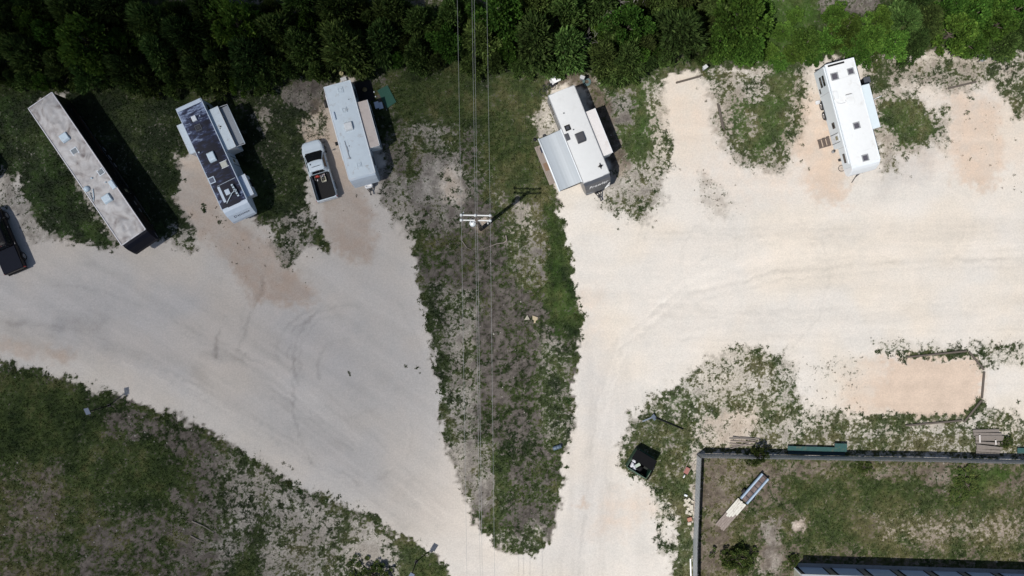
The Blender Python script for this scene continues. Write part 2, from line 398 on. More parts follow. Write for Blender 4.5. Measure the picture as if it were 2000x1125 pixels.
paint([(1480,845),(1800,850),(2100,860),(2100,900),(1370,888)], 8, cov=0.66, thatch=0.25, tone=0.8)
paint([(1560,700),(1680,700),(1690,810),(1580,780)], 20, cov=0.10, thatch=0.0, spot=0.55)
paint([(1700,668),(1880,668),(1880,690),(1720,695)], 8, cov=0.25, spot=0.8)
paint([(1890,670),(2200,665),(2200,715),(1925,718)], 8, cov=0.42, thatch=0.0)
paint([(1760,690),(1890,682),(1925,715),(1920,728),(1890,700),(1770,704)], 4, cov=0.93)
paint([(1640,712),(1760,700),(1890,702),(1916,730),(1914,785),(1880,815),(1780,815),(1650,800)], 26, 0.6, tan=0.5)
paint([(1675,722),(1740,704),(1890,702),(1916,730),(1914,785),(1880,818),(1780,818),(1700,812),(1668,780)], 24, 1.6, tan=0.72)
paint([(1735,706),(1890,703),(1917,730),(1914,785),(1880,816),(1770,814),(1722,780)], 13, 1.3, cov=0.0, tan=1.15, thatch=0.0)
paint([(1910,775),(1928,775),(1925,800),(1885,824),(1878,815)], 4, cov=0.9)
paint([(1700,812),(1880,815),(1880,828),(1700,832)], 6, cov=0.72, thatch=0.3)
paint([(1690,688),(1500,688),(1500,706),(1690,706)], 10, spot=0.5)
# --- fenced yard
paint([(1362,892),(2300,906),(2300,1800),(1362,1800)], 2, 0.0, cov=0.62, thatch=0.9, tone=0.6, tan=0.5, vivid=0.0, grey=0.0, spot=0)
paint([(1365,895),(1480,900),(1440,1010),(1400,1125),(1365,1125)], 22, cov=0.36, thatch=0.9, tone=0.9, tan=0.5)
paint([(1480,905),(1700,905),(1600,930),(1480,940)], 14, cov=0.4, thatch=0.9, tan=0.5)
paint([(1560,930),(1860,930),(1980,960),(2000,1080),(1600,1085),(1540,1040)], 26, cov=0.84, tone=0.58)
paint([(1700,1000),(2000,1010),(2000,1070),(1720,1060)], 24, cov=0.60, thatch=0.5, tone=0.9)
paint([(1850,915),(1995,915),(1960,940),(1905,960),(1870,985),(1855,950)], 8, cov=0.95, vivid=0.35)
paint([(1700,910),(1860,915),(1860,960),(1780,930),(1700,935)], 12, cov=0.33, thatch=0.9, tan=0.5)
paint([(1490,1020),(1520,1020),(1525,1125),(1490,1125)], 12, cov=0.2, thatch=0.75, tan=0.3)
paint([(1550,1015),(1575,1015),(1570,1035),(1552,1035)], 8, cov=0.1, thatch=0.25)
# --- lower left field
paint([(-4000,640),(0,712),(62,722),(132,748),(202,768),(262,785),(330,810),(400,842),(442,866),(482,891),(542,926),(602,959),(662,986),(722,1012),(772,1042),(822,1069),(852,1092),(885,1130),(960,1250),(1000,4500),(-4000,4500)], 5, cov=0.86, thatch=0.85, tone=0.38, tan=0.15)
paint([(0,715),(200,770),(250,800),(200,830),(100,900),(-200,900),(-200,715)], 25, cov=0.96, tone=0.4)
paint([(205,800),(330,815),(430,870),(420,1000),(380,960),(330,880),(220,850)], 18, cov=0.42, thatch=0.88)
paint([(440,890),(500,905),(540,1010),(480,1060),(430,1125),(390,1125),(430,1000)], 40, cov=0.46, thatch=0.35)
paint([(500,920),(700,1010),(800,1080),(800,1180),(620,1180),(600,1060),(520,1000)], 34, cov=0.45, thatch=0.10, tone=0.5)
paint([(520,990),(660,1040),(680,1180),(500,1180)], 20, cov=0.58, thatch=0.30, tone=0.6)
paint([(690,1010),(770,1050),(790,1125),(720,1125)], 12, cov=0.34, thatch=0.15)
paint([(640,990),(690,1000),(690,1060),(660,1080)], 10, cov=0.75)
paint([(770,1045),(830,1075),(885,1130),(880,1200),(790,1180)], 8, cov=0.92, tone=0.6)
paint([(-100,920),(120,900),(120,1200),(-100,1200)], 40, cov=0.55, thatch=0.85, tone=0.75, tan=.3)
paint([(30,960),(110,930),(130,1050),(60,1080)], 25, cov=0.42, thatch=0.72, tone=0.7)
paint([(180,1000),(420,1020),(420,1180),(120,1180)], 30, cov=0.5, thatch=0.9, tone=0.6)
paint([(330,960),(430,990),(400,1100),(340,1120)], 16, cov=0.35, thatch=0.8)
for pts in ([(0,712),(132,748),(262,785),(400,842),(482,891)], [(482,891),(602,959),(722,1012),(822,1069),(885,1130)]):
    paint([(x,y+1) for x,y in pts]+[(x-6,y+12) for x,y in pts[::-1]], 7, 1.5, cov=0.72, tone=0.5)
# --- tyre tracks and stains (darker, finer, compacted stone)
TR = np.zeros(gx.shape)
def track(pts, w, amt):
    global TR
    pts = np.array(pts, float); x0, y0 = pts.min(0)-40; x1, y1 = pts.max(0)+40
    i0, i1 = np.searchsorted(GX, [x0, x1]); j0, j1 = np.searchsorted(GY, [y0, y1]); sl = (slice(j0, j1), slice(i0, i1))
    X = gx[sl]*.6+wx[sl]*.4; Y = gy[sl]*.6+wy[sl]*.4; d = np.full(X.shape, 1e9); tt = np.zeros(X.shape)
    for i in range(len(pts)-1):
        ax, ay = pts[i]; ex, ey = pts[i+1]-pts[i]
        t = np.clip(((X-ax)*ex+(Y-ay)*ey)/(ex*ex+ey*ey+1e-9), 0, 1)
        dd = np.hypot(X-ax-t*ex, Y-ay-t*ey); d = np.minimum(d, dd)
    m = np.exp(-(d/(w*1.25))**2)*np.clip(1.9*fbm(X/30, Y/30, 4, 2)-0.25, 0.1, 1.2)*1.05
    TR[sl] += amt*m
def arc(cx, cy, rx, ry, a0, a1, n=14):
    return [(cx+rx*math.cos(math.radians(a)), cy+ry*math.sin(math.radians(a))) for a in np.linspace(a0, a1, n)]
track(arc(655,700,82,100,150,285), 3.0, 0.20); track(arc(655,705,70,88,160,280), 2.2, 0.14)
track(arc(660,690,120,95,170,290), 2.5, 0.14); track(arc(665,715,45,52,150,290), 2.5, 0.2)
track(arc(650,760,78,170,120,200), 2.5, 0.15)
track([(440,620),(425,660),(422,700)], 2.5, 0.22); track([(520,500),(510,570),(480,640),(462,690)], 3, 0.15)
track([(505,500),(522,560),(500,620)], 2.5, -0.10)
track([(0,628),(90,636),(150,648),(200,630)], 6, 0.16); track([(120,630),(200,630)], 14, 0.16)
track([(0,650),(200,690),(400,740),(600,860),(760,980),(880,1100)], 16, 0.05)
track([(0,640),(200,675),(420,720),(620,830),(790,950)], 8, 0.06)
track([(400,690),(430,700),(470,700)], 7, 0.15); track([(370,725),(400,735)], 7, 0.1)
track([(560,700),(575,640),(620,605),(680,600)], 2.2, 0.14)
track([(1560,430),(1610,480),(1622,540),(1600,620),(1545,680)], 1.8, 0.08); track([(1600,440),(1660,500),(1675,580),(1640,650)], 1.8, 0.05)
track([(1130,560),(1150,620),(1148,700),(1160,800)], 6, 0.05); track([(1740,340),(1720,400)], 8, 0.08); track([(1810,290),(1815,340)], 12, 0.06)
track([(1175,860),(1160,960),(1150,1125)], 4, 0.05); track([(1120,860),(1115,1000),(1090,1125)], 4, 0.05)
track([(780,590),(830,700),(860,860)], 3, 0.06); track([(700,620),(790,660),(840,760)], 10, 0.05)

rt_ = random.Random(8)
for i in range(26):     # left road: following the field edge towards the bottom
    k = rt_.uniform(15, 260); j = rt_.uniform(-30, 30); am = rt_.choice((.05,.06,-.05,-.04,.07)); w_ = rt_.uniform(1.6, 3.2)
    base = [(-60,640-k*.55),(150,690-k*.75+j),(330,765-k*.85+j),(520,870-k*.8),(700,975-k*.55),(860,1075-k*.3),(960,1160-k*.1)]
    a0 = rt_.randint(0, 3); pts = base[a0:a0+rt_.randint(3,4)]
    track(pts, w_, am)
    if i % 2: track([(x+9, y-12) for x, y in pts], w_, am)
for i in range(22):     # right lot: up the road and round to the right, or straight across
    k = rt_.uniform(0, 1); am = rt_.choice((.035,.045,-.03,-.04,.05)); w_ = rt_.uniform(1.6, 3.4)
    if i % 2: pts = [(1110+70*k,1130),(1135+60*k,960),(1150+50*k,800),(1190+60*k,680-60*k),(1320+40*k,590-90*k),(1520,540-110*k),(1760,520-100*k),(2040,510-90*k)]
    else: y0 = rt_.uniform(420,660); pts = [(1250,y0),(1450,y0+rt_.uniform(-25,25)),(1700,y0+rt_.uniform(-25,25)),(2050,y0+rt_.uniform(-30,30))]
    track(pts, w_, am)
    track([(x+7, y+15) for x, y in pts], w_, am*.9)
for cx, cy, r0 in ((640,690,150),(560,620,120),(1480,520,140),(1330,480,110),(1800,430,120),(700,850,130)):
    for _ in range(4):
        a0 = rt_.uniform(0,360); r1 = r0*rt_.uniform(.5,1.1); track(arc(cx,cy,r1,r1*.85,a0,a0+rt_.uniform(50,140)), rt_.uniform(1.5,2.4), rt_.choice((.06,.05,-.04)))
for _ in range(60):     # stains and potholes
    x, y = rt_.uniform(0,2000), rt_.uniform(400,1100); r = rt_.uniform(3,14)
    track([(x,y),(x+r,y+rt_.uniform(-4,4))], r, rt_.choice((.05,.06,-.04,.08)))
# --- final masks and base colours
n_big = fbm(gx/60, gy/60, 4, 1); n_mid = fbm(gx/17, gy/17, 4, 2, 0.62); n_fine = fbm(gx/6.0, gy/6.0, 2, 5, 0.8)
nn = 0.24*n_big+0.30*n_mid+0.46*n_fine
nn = np.clip((nn-0.5)/0.32+0.5, 0, 1)
cov = FLD['cov']
veg = cov+(cov-0.5)*0.30+(0.5-nn)*1.0*(1.15-np.abs(cov-0.5))
veg = np.clip(np.where(cov < 0.03, -0.6, veg), -0.6, 1.4)
def C(*a): return np.array(a, float)[None, None, :]
def mixc(a, b, m): return a*(1-m[..., None])+b*m[..., None]
# faint streaks along the way vehicles drive
ca, sa = math.cos(math.radians(32)), math.sin(math.radians(32))
st_l = fbm((gx*ca+gy*sa)/170, (-gx*sa+gy*ca)/13, 4, 3); st_r = fbm(gx/190, gy/16, 4, 6); st_b = fbm(gx/12, gy/150, 4, 2)
wl = sstep(1000, 820, gx); wb = sstep(620, 760, gy)*sstep(1000, 1100, gx)*sstep(1350, 1200, gx)
stk = (st_l*wl+(1-wl)*(st_r*(1-wb)+st_b*wb)-0.5)
pale = mixc(C(.625,.594,.543)*np.ones(gx.shape+(3,)), C(.635,.582,.505)*np.ones(gx.shape+(3,)), np.clip((fbm(gx/110+31, gy/90, 3, 2)-.4)*3.5, 0, 1))*(0.845+0.15*n_big+0.11*stk+0.09*n_mid)[..., None]
n_wide = fbm(gx/150+3, gy/150, 3, 4)
greyc = mixc(C(.452,.440,.428)*np.ones(gx.shape+(3,)), C(.495,.458,.415)*np.ones(gx.shape+(3,)), np.clip((n_wide-.4)*3.5, 0, 1))*(0.86+0.16*n_big+0.16*stk+0.10*n_mid)[..., None]
tanc = mixc(C(.535,.425,.335)*np.ones(gx.shape+(3,)), C(.375,.30,.245)*np.ones(gx.shape+(3,)), np.clip(FLD['grey']*1.3, 0, 1))*(0.86+0.28*n_mid+0.2*stk)[..., None]
bare = mixc(pale, greyc, np.clip(FLD['grey'], 0, 1))
tn = FLD['tan']; tm = np.clip(tn*1.0+((0.55*n_mid+0.45*n_big)-0.5)*1.5*np.clip(tn*2.2, 0, 1)*(1-0.3*tn), 0, 0.95)
bare = mixc(bare, tanc, tm)
bare = bare*(1-np.clip(TR, -0.2, 0.45))[..., None]
n_br = fbm(gx/9+70, gy/9, 3, 1, 0.8)
thc = mixc(C(.040,.035,.032)*np.ones_like(bare), C(.130,.117,.108)*np.ones_like(bare), np.clip((0.5*n_fine+0.5*n_br-0.30)*2.2, 0, 1))
wedge = sstep(-10, 30, sdf([(790,380),(1086,375),(1138,640),(1088,1020),(1020,1086),(925,1016),(831,605)], gx, gy)); low = sstep(700, 760, gy+gx*0.0)*sstep(520, 280, gx)
tht = np.clip(FLD['thatch']+0.20*np.maximum(wedge, low)*(FLD['thatch'] > 0.05)+(0.6*n_mid+0.4*n_fine-0.5)*1.3*np.where(FLD['thatch'] > 0.05, 1, 0), 0, 1)
dusty = np.clip((cov-0.04)*0.8, 0, 0.27)*np.clip(0.35+1.3*n_mid, 0.4, 1.1)*(~((gx > 1362) & (gy > 892)))
bare = mixc(bare, C(.235,.215,.150)*np.ones_like(bare)*(0.7+0.6*n_fine)[..., None], np.clip(dusty, 0, .5))
thc = mixc(thc, thc*C(1.32,1.20,1.00), np.clip(FLD['tan']*2, 0, 1))
bare = mixc(bare, thc, tht)
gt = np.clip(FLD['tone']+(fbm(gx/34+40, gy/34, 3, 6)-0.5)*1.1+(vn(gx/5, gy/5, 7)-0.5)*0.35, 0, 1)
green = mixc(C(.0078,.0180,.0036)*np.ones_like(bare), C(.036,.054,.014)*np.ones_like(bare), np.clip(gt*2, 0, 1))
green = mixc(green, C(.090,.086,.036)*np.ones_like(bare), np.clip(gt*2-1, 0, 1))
green = mixc(green, C(.040,.085,.013)*np.ones_like(bare), np.clip(FLD['vivid']*.9+(n_mid-0.5)*1.3*(FLD['vivid'] > 0.05), 0, 1))
green = green*(0.55+0.9*n_fine)[..., None]
gz = (n_mid-0.5)*0.10*np.clip(cov*1.5, 0, 1)+(n_big-0.5)*0.04
inframe = (gx > -300) & (gx < 2300) & (gy > -300) & (gy < 1500)
gz = np.where(inframe, gz, 0)-0.03
GXY = np.stack([(gx-1000)/PPM, (562.5-gy)/PPM, gz], -1).reshape(-1, 3)
ii = np.arange(NX*NY).reshape(NY, NX)
quads = np.stack([ii[1:, :-1], ii[1:, 1:], ii[:-1, 1:], ii[:-1, :-1]], -1).reshape(-1, 4)
lot = (FLD['cov'] < 0.27) & (FLD['thatch'] < 0.45)
padm = sdf([(1675,722),(1700,708),(1760,702),(1890,702),(1916,730),(1914,785),(1880,815),(1780,815),(1700,810),(1670,780)], wx, wy) > 0
yardm = (gx > 1362) & (gy > 892)
cls = np.where(yardm, 2, np.where(padm, 3, np.where(lot, 1, 0)))
fc = cls[:-1, :-1].reshape(-1)
def ground_mat(name, fine, thr):
    """bare soil and green cover come from attributes; fine noise decides which shows at blade size"""
    m, t, b = nodes(name); N, L = t.nodes, t.links
    tc = N.new('ShaderNodeTexCoord')
    def noise(sc, det, rough=.6):
        n = N.new('ShaderNodeTexNoise'); n.inputs['Scale'].default_value = sc; n.inputs['Detail'].default_value = det; n.inputs['Roughness'].default_value = rough
        L.new(tc.outputs['Object'], n.inputs['Vector']); return n.outputs[0]
    def rng_(x, a, b_, c, d):
        q = N.new('ShaderNodeMapRange'); L.new(x, q.inputs[0])
        for i, v_ in enumerate((a, b_, c, d)): q.inputs[1+i].default_value = v_
        return q.outputs[0]
    def att(n):
        q = N.new('ShaderNodeAttribute'); q.attribute_name = n; return q
    ba, gr, ve = att('Bare'), att('Col'), att('Veg')
    f1 = noise(4.5, 6, .7)
    ad = N.new('ShaderNodeMath'); ad.operation = 'ADD'; L.new(ve.outputs['Fac'], ad.inputs[0]); L.new(rng_(f1, .3, .7, -thr, thr), ad.inputs[1])
    msk = rng_(ad.outputs[0], .30, .72, 0, .95)
    vb = N.new('ShaderNodeVectorMath'); vb.operation = 'SCALE'; L.new(ba.outputs['Color'], vb.inputs[0]); L.new(rng_(noise(7.0, 8, .8), .28, .72, 1-fine, 1+fine), vb.inputs['Scale'])
    vg = N.new('ShaderNodeVectorMath'); vg.operation = 'SCALE'; L.new(gr.outputs['Color'], vg.inputs[0]); L.new(rng_(noise(9.0, 6, .8), .28, .72, .55, 1.5), vg.inputs['Scale'])
    mx = N.new('ShaderNodeMix'); mx.data_type = 'RGBA'; L.new(msk, mx.inputs[0]); L.new(vb.outputs[0], mx.inputs[6]); L.new(vg.outputs[0], mx.inputs[7])
    L.new(mx.outputs[2], b.inputs['Base Color']); b.inputs['Roughness'].default_value = .92; b.inputs['Specular IOR Level'].default_value = .15
    bp = N.new('ShaderNodeBump'); bp.inputs['Strength'].default_value = .45; bp.inputs['Distance'].default_value = .05
    L.new(noise(11, 6, .75), bp.inputs['Height']); L.new(bp.outputs[0], b.inputs['Normal'])
    return m
m_ground = ground_mat('soil_and_grass', .45, .55); m_gravel = ground_mat('crushed_limestone', .19, .45)
def add_attr(me, nm, a, color):
    if color:
        q = me.attributes.new(nm, 'FLOAT_COLOR', 'POINT'); c = np.ones((len(a), 4), np.float32); c[:, :3] = a; q.data.foreach_set('color', c.ravel())
    else:
        q = me.attributes.new(nm, 'FLOAT', 'POINT'); q.data.foreach_set('value', np.asarray(a, np.float32))
for k, nm in ((0,'grassy_ground'),(1,'gravel_lot'),(2,'yard_ground'),(3,'gravel_pad')):
    q = quads[fc == k]; u, inv = np.unique(q, return_inverse=True)
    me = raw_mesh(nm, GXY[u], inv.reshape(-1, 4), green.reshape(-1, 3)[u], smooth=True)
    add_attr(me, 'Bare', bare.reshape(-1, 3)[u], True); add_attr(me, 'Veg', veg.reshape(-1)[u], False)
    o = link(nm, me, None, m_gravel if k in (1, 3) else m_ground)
    tag(o, None, None, kind='structure')

def fsample(A, px, py):
    i = np.clip(np.searchsorted(GX, px), 0, NX-1); j = np.clip(np.searchsorted(GY, py), 0, NY-1)
    return A[j, i]

# ------------------------------------------------------------------ grass blades and weeds (nobody could count them)
def tufts(name, label, cat, px, py, hgt, rad, nbl, wid, cols, jitter=0.35):
    """nbl bent blades per tuft; px,py pixel positions, hgt/rad metres per tuft"""
    n = len(px); X = (px-1000)/PPM; Y = (562.5-py)/PPM
    a = rng.random((n, nbl))*2*np.pi; lean = 0.35+0.65*rng.random((n, nbl))
    L = rad[:, None]*lean; hh = hgt[:, None]*(1.15-0.75*lean)*(0.7+0.6*rng.random((n, nbl)))
    dx, dy = np.cos(a), np.sin(a); w = wid*(0.7+0.6*rng.random((n, nbl)))
    ox = X[:, None]+(rng.random((n, nbl))-.5)*rad[:, None]*0.5; oy = Y[:, None]+(rng.random((n, nbl))-.5)*rad[:, None]*0.5
    z0 = -0.05
    def pt(t, s, zf): return np.stack([ox+dx*L*t-dy*w*s, oy+dy*L*t+dx*w*s, z0+hh*zf], -1)
    V = np.stack([pt(0,-.35,0), pt(0,.35,0), pt(1.0,.3,1.0), pt(1.0,-.3,1.0)], 2).reshape(-1, 3)
    F = np.arange(n*nbl*4).reshape(-1, 4)
    c = np.repeat((cols[:, None, :]*(1+(rng.random((n, nbl, 1))-.5)*2*jitter)).reshape(-1, 3), 4, axis=0)
    o = link(name, raw_mesh(name, V, F, np.clip(c, 0, 1), smooth=True), None, attr_mat('grass_blades', rough=0.75, fine=0.0, translucent=0.25))
    return tag(o, label, cat, kind='stuff')
N0 = 760000
tx = rng.random(N0)*2100-50; ty = rng.random(N0)*1220-50
v = fsample(veg, tx, ty); keep = rng.random(N0) < np.clip((v-0.15)*1.1, 0, 0.95)*0.50
tx, ty, v = tx[keep], ty[keep], v[keep]
gcol = fsample(green, tx, ty)
tall = 0.5+0.9*fsample(n_mid, tx, ty)
tufts('grass', 'short patchy grass growing between the trailers and over the banks', 'grass', tx, ty, 0.06+0.09*tall*rng.random(len(tx)), 0.05+0.09*rng.random(len(tx)), 4, 0.05, gcol*np.array([[1.25,1.3,1.15]]), 0.5)
# scattered weeds on bare gravel: along every grass edge and in the speckled spots
N1 = 170000
sx = rng.random(N1)*2060-30; sy = rng.random(N1)*1180-30
cv = fsample(FLD['cov'], sx, sy); sp = fsample(FLD['spot'], sx, sy)
pr = np.where(cv > 0.03, 0.16*np.clip(1-np.abs(cv-0.33)*2.2, 0.0, 1), 0)+sp*0.09
pr *= np.clip((fsample(n_mid, sx, sy)-0.38)*5, 0.05, 1.6)
yard = (sx > 1362) & (sy > 892)
k = (rng.random(N1) < pr) & ~yard
sx, sy = sx[k], sy[k]
wc = np.where(rng.random(len(sx))[:, None] < 0.55, np.array([[.052,.060,.026]]), np.array([[.085,.072,.045]]))*(0.7+0.7*rng.random((len(sx), 1)))
rr = 0.035+0.15*rng.random(len(sx))**3.5
tufts('weeds', 'small dark weeds sprinkled over the pale gravel edges', 'weeds', sx, sy, 0.03+rr*0.5, rr, 9, 0.045, wc)
# larger leafy weed clumps
big = []
def clump(x, y, r, col=(.040,.066,.022)): big.append((x, y, r*(.75 if r > .35 else .6), col))
for x, y, r in [(878,392,.5),(885,372,.6),(893,405,.45),(884,437,.45),(877,352,.5),(893,430,.5),(950,391,.6),(893,480,.4),(835,388,.5),(862,345,.5),(832,420,.5),(826,433,.45),(1275,444,.28),(1207,447,.22),(1248,392,.5),(1250,405,.3),(1277,372,.45),(1894,190,.45),(1890,220,.4),(1895,310,.35),(1770,309,.4),(1858,277,.3),(1681,808,.45),(1752,808,.4),(1772,806,.3),(1990,785,.35),(1576,764+16,.25),(1540,262,.5),(1568,284,.35),(1512,292,.3),(555,905,.3),(567,910,.28),(572,916,.35),(552,906,.3),(640,963,.3),(659,972,.45),(700,989,.3),(792,715,.3),(815,718,.35),(845,718,.35),(820,729,.2),(682,728,.3),(684,733,.25),(12,407,.25),(200,478,.5),(218,492,.35),(361,352,.35),(397,410,.5),(398,400,.4),(369,424,.35),(429,434,.4),(385,489,.3),(1760,702,.7),(1757,688,.6),(1716,687,.5),(1735,690,.5),(1800,690,.6),(1812,698,.5),(1915,690,.6),(1310,1067,.5),(1290,1065,.7),(1283,1050,.5),(1288,1030,.6),(1310,1012,.7),(1300,990,.6),(1290,960,.6),(1280,955,.6),(1235,930,.55),(630,478,.55),(640,490,.3),(628,470,.4),(615,425,.3),(1655,795,.4),(1780,345,.25),(1566,315,.3),(1580,330,.3)]: clump(x, y, r)
for _ in range(70):
    t = random.random(); a, b = random.choice([((0,716),(250,785)),((250,785),(440,868)),((440,868),(880,1125)),((800,440),(866,800)),((866,800),(970,1060)),((1090,400),(1140,640)),((1135,640),(1090,1000)),((1090,400),(1140,640))])
    clump(a[0]+(b[0]-a[0])*t+random.uniform(-8,8), a[1]+(b[1]-a[1])*t+random.uniform(-8,8), random.uniform(.22,.6), (.036+random.random()*.02,.06+random.random()*.02,.02))
ba = np.array([(x,y,r) for x,y,r,c in big]); bc = np.array([c for *_, c in big])
rep = 16; bx = np.repeat(ba[:,0], rep)+rng.normal(0, .40, len(ba)*rep)*np.repeat(ba[:,2], rep)*PPM
by = np.repeat(ba[:,1], rep)+rng.normal(0, .40, len(ba)*rep)*np.repeat(ba[:,2], rep)*PPM
br = np.repeat(ba[:,2], rep)*(0.16+0.30*rng.random(len(bx)))
tufts('leafy_weeds', 'leafy green weed clumps along the gravel edges', 'weeds', bx, by, br*0.9, br, 9, 0.055, np.repeat(bc, rep, axis=0)*(0.7+.6*rng.random((len(bx), 1))))
# pale stones lying loose
n = 1100; qx = rng.random(n*6)*2060-30; qy = rng.random(n*6)*1180-30
cv = fsample(FLD['cov'], qx, qy); k = (cv > 0.1) & (cv < 0.75) & (rng.random(n*6) < 0.35); qx, qy = qx[k][:n], qy[k][:n]
n = len(qx); r = 0.03+0.07*rng.random(n)**3
oct_ = np.array([(1,0,0),(0,1,0),(-1,0,0),(0,-1,0),(0,0,1),(0,0,-1)], float)
V = (oct_[None]*(0.6+0.8*rng.random((n,6,1)))*r[:,None,None]*np.array([1,1,.6])+np.stack([(qx-1000)/PPM, (562.5-qy)/PPM, np.full(n,0.0)], -1)[:,None,:]).reshape(-1,3)
tri = np.array([(0,1,4),(1,2,4),(2,3,4),(3,0,4),(1,0,5),(2,1,5),(3,2,5),(0,3,5)])
F = (tri[None]+np.arange(n)[:,None,None]*6).reshape(-1,3)
tag(link('loose_stones', raw_mesh('loose_stones', V, F, np.repeat(np.array([[.34,.32,.28]])*(0.5+.7*rng.random((n,1))), 6, axis=0), nper=3), None, attr_mat('stone_bits', fine=0.15)), 'small pale limestone chips lying in the grass', 'stones', kind='stuff')
# ------------------------------------------------------------------ common materials
M_white = mat('white_fibreglass', (.70,.74,.77), 0.35, var=.04, dirt=(.52,.51,.48), dirt_amt=.16, dirt_scale=2.0)
M_whiteroof = mat('white_roof_membrane', (.70,.715,.71), 0.55, var=.05, dirt=(.58,.575,.55), dirt_amt=.24, dirt_scale=1.1, bump=.08, bscale=5)
M_oldroof = mat('weathered_white_roof', (.56,.64,.69), 0.6, var=.07, dirt=(.38,.38,.37), dirt_amt=.22, dirt_scale=2.1, bump=.12, bscale=6)
M_tanroof = mat('slide_roof_tan', (.50,.44,.40), 0.6, var=.12, dirt=(.36,.31,.28), dirt_amt=.3, dirt_scale=1.5)
M_trim = mat('pale_trim_rail', (.66,.67,.68), 0.4, 0.2, var=.06)
M_greytrim = mat('grey_trim', (.33,.34,.35), 0.45, 0.3, var=.08)
M_blackwall = mat('black_gloss_wall', (.009,.009,.010), 0.35, spec=.3, var=.2, dirt=(.05,.028,.018), dirt_amt=.3, dirt_scale=.8)
M_black = mat('black_plastic', (.009,.009,.010), 0.6, var=.2, spec=.25)
M_rubber = mat('tyre_rubber', (.022,.022,.023), 0.85, var=.25, dirt=(.12,.11,.1), dirt_amt=.2, dirt_scale=6)
M_rim = mat('alloy_rim', (.5,.5,.51), 0.3, 0.8, var=.1)
M_steel = mat('dark_steel', (.05,.05,.052), 0.55, 0.5, var=.25, dirt=(.11,.07,.045), dirt_amt=.25, dirt_scale=5)
M_glass = mat('dark_glass', (.012,.014,.017), 0.06, var=.1, spec=.6)
M_smoke = mat('smoked_plastic', (.05,.052,.06), 0.25, var=.15)
M_bluewhite = mat('pale_blue_white', (.55,.63,.72), 0.4, var=.05, dirt=(.44,.50,.56), dirt_amt=.2, dirt_scale=2)
M_charcoal = mat('charcoal_cap', (.075,.08,.092), 0.3, var=.12)
M_greywall = mat('grey_aluminium_wall', (.30,.31,.325), 0.4, .2, var=.08)
M_acw = mat('air_conditioner_shell', (.58,.69,.76), 0.45, var=.05, dirt=(.48,.47,.44), dirt_amt=.22, dirt_scale=4)
M_wood = mat('weathered_wood', (.27,.225,.195), 0.85, var=.22, scale=6, streak=(1,9,9), bump=.2)
M_oldwood = mat('grey_old_wood', (.20,.175,.155), 0.9, var=.35, scale=7, streak=(1,8,8), dirt=(.08,.065,.05), dirt_amt=.3, dirt_scale=3)
M_redlens = mat('red_lens', (.35,.02,.02), 0.2, var=.1)
M_lamp = mat('clear_lens', (.6,.62,.63), 0.12, var=.05)
M_navy = mat('navy_decal', (.02,.024,.05), 0.4, var=.15)
M_decal = mat('charcoal_decal', (.09,.1,.12), 0.4, var=.15)
M_lettering = mat('white_lettering', (.78,.78,.78), 0.4, var=.03)

def wrinkled_roof_mat():
    m, t, b = nodes('loose_grey_membrane'); N, L = t.nodes, t.links
    tc = N.new('ShaderNodeTexCoord')
    w = N.new('ShaderNodeTexNoise'); w.inputs['Scale'].default_value = 0.75; w.inputs['Detail'].default_value = 3; w.inputs['Distortion'].default_value = 1.6
    L.new(tc.outputs['Object'], w.inputs[0])
    r = N.new('ShaderNodeValToRGB'); e = r.color_ramp.elements
    e[0].position = .30; e[0].color = (.25,.215,.20,1); e[1].position = .70; e[1].color = (.58,.565,.55,1)
    k = r.color_ramp.elements.new(.48); k.color = (.475,.45,.43,1)
    L.new(w.outputs[0], r.inputs[0])
    s = N.new('ShaderNodeTexNoise'); s.inputs['Scale'].default_value = 2.6; s.inputs['Detail'].default_value = 7; s.inputs['Roughness'].default_value = .6
    L.new(tc.outputs['Object'], s.inputs[0])
    mr = N.new('ShaderNodeMapRange'); mr.inputs[1].default_value = .3; mr.inputs[2].default_value = .7; mr.inputs[3].default_value = .9; mr.inputs[4].default_value = 1.08
    L.new(s.outputs[0], mr.inputs[0])
    vm = N.new('ShaderNodeVectorMath'); vm.operation = 'SCALE'; L.new(r.outputs[0], vm.inputs[0]); L.new(mr.outputs[0], vm.inputs['Scale'])
    L.new(vm.outputs[0], b.inputs['Base Color']); b.inputs['Roughness'].default_value = .6
    return m
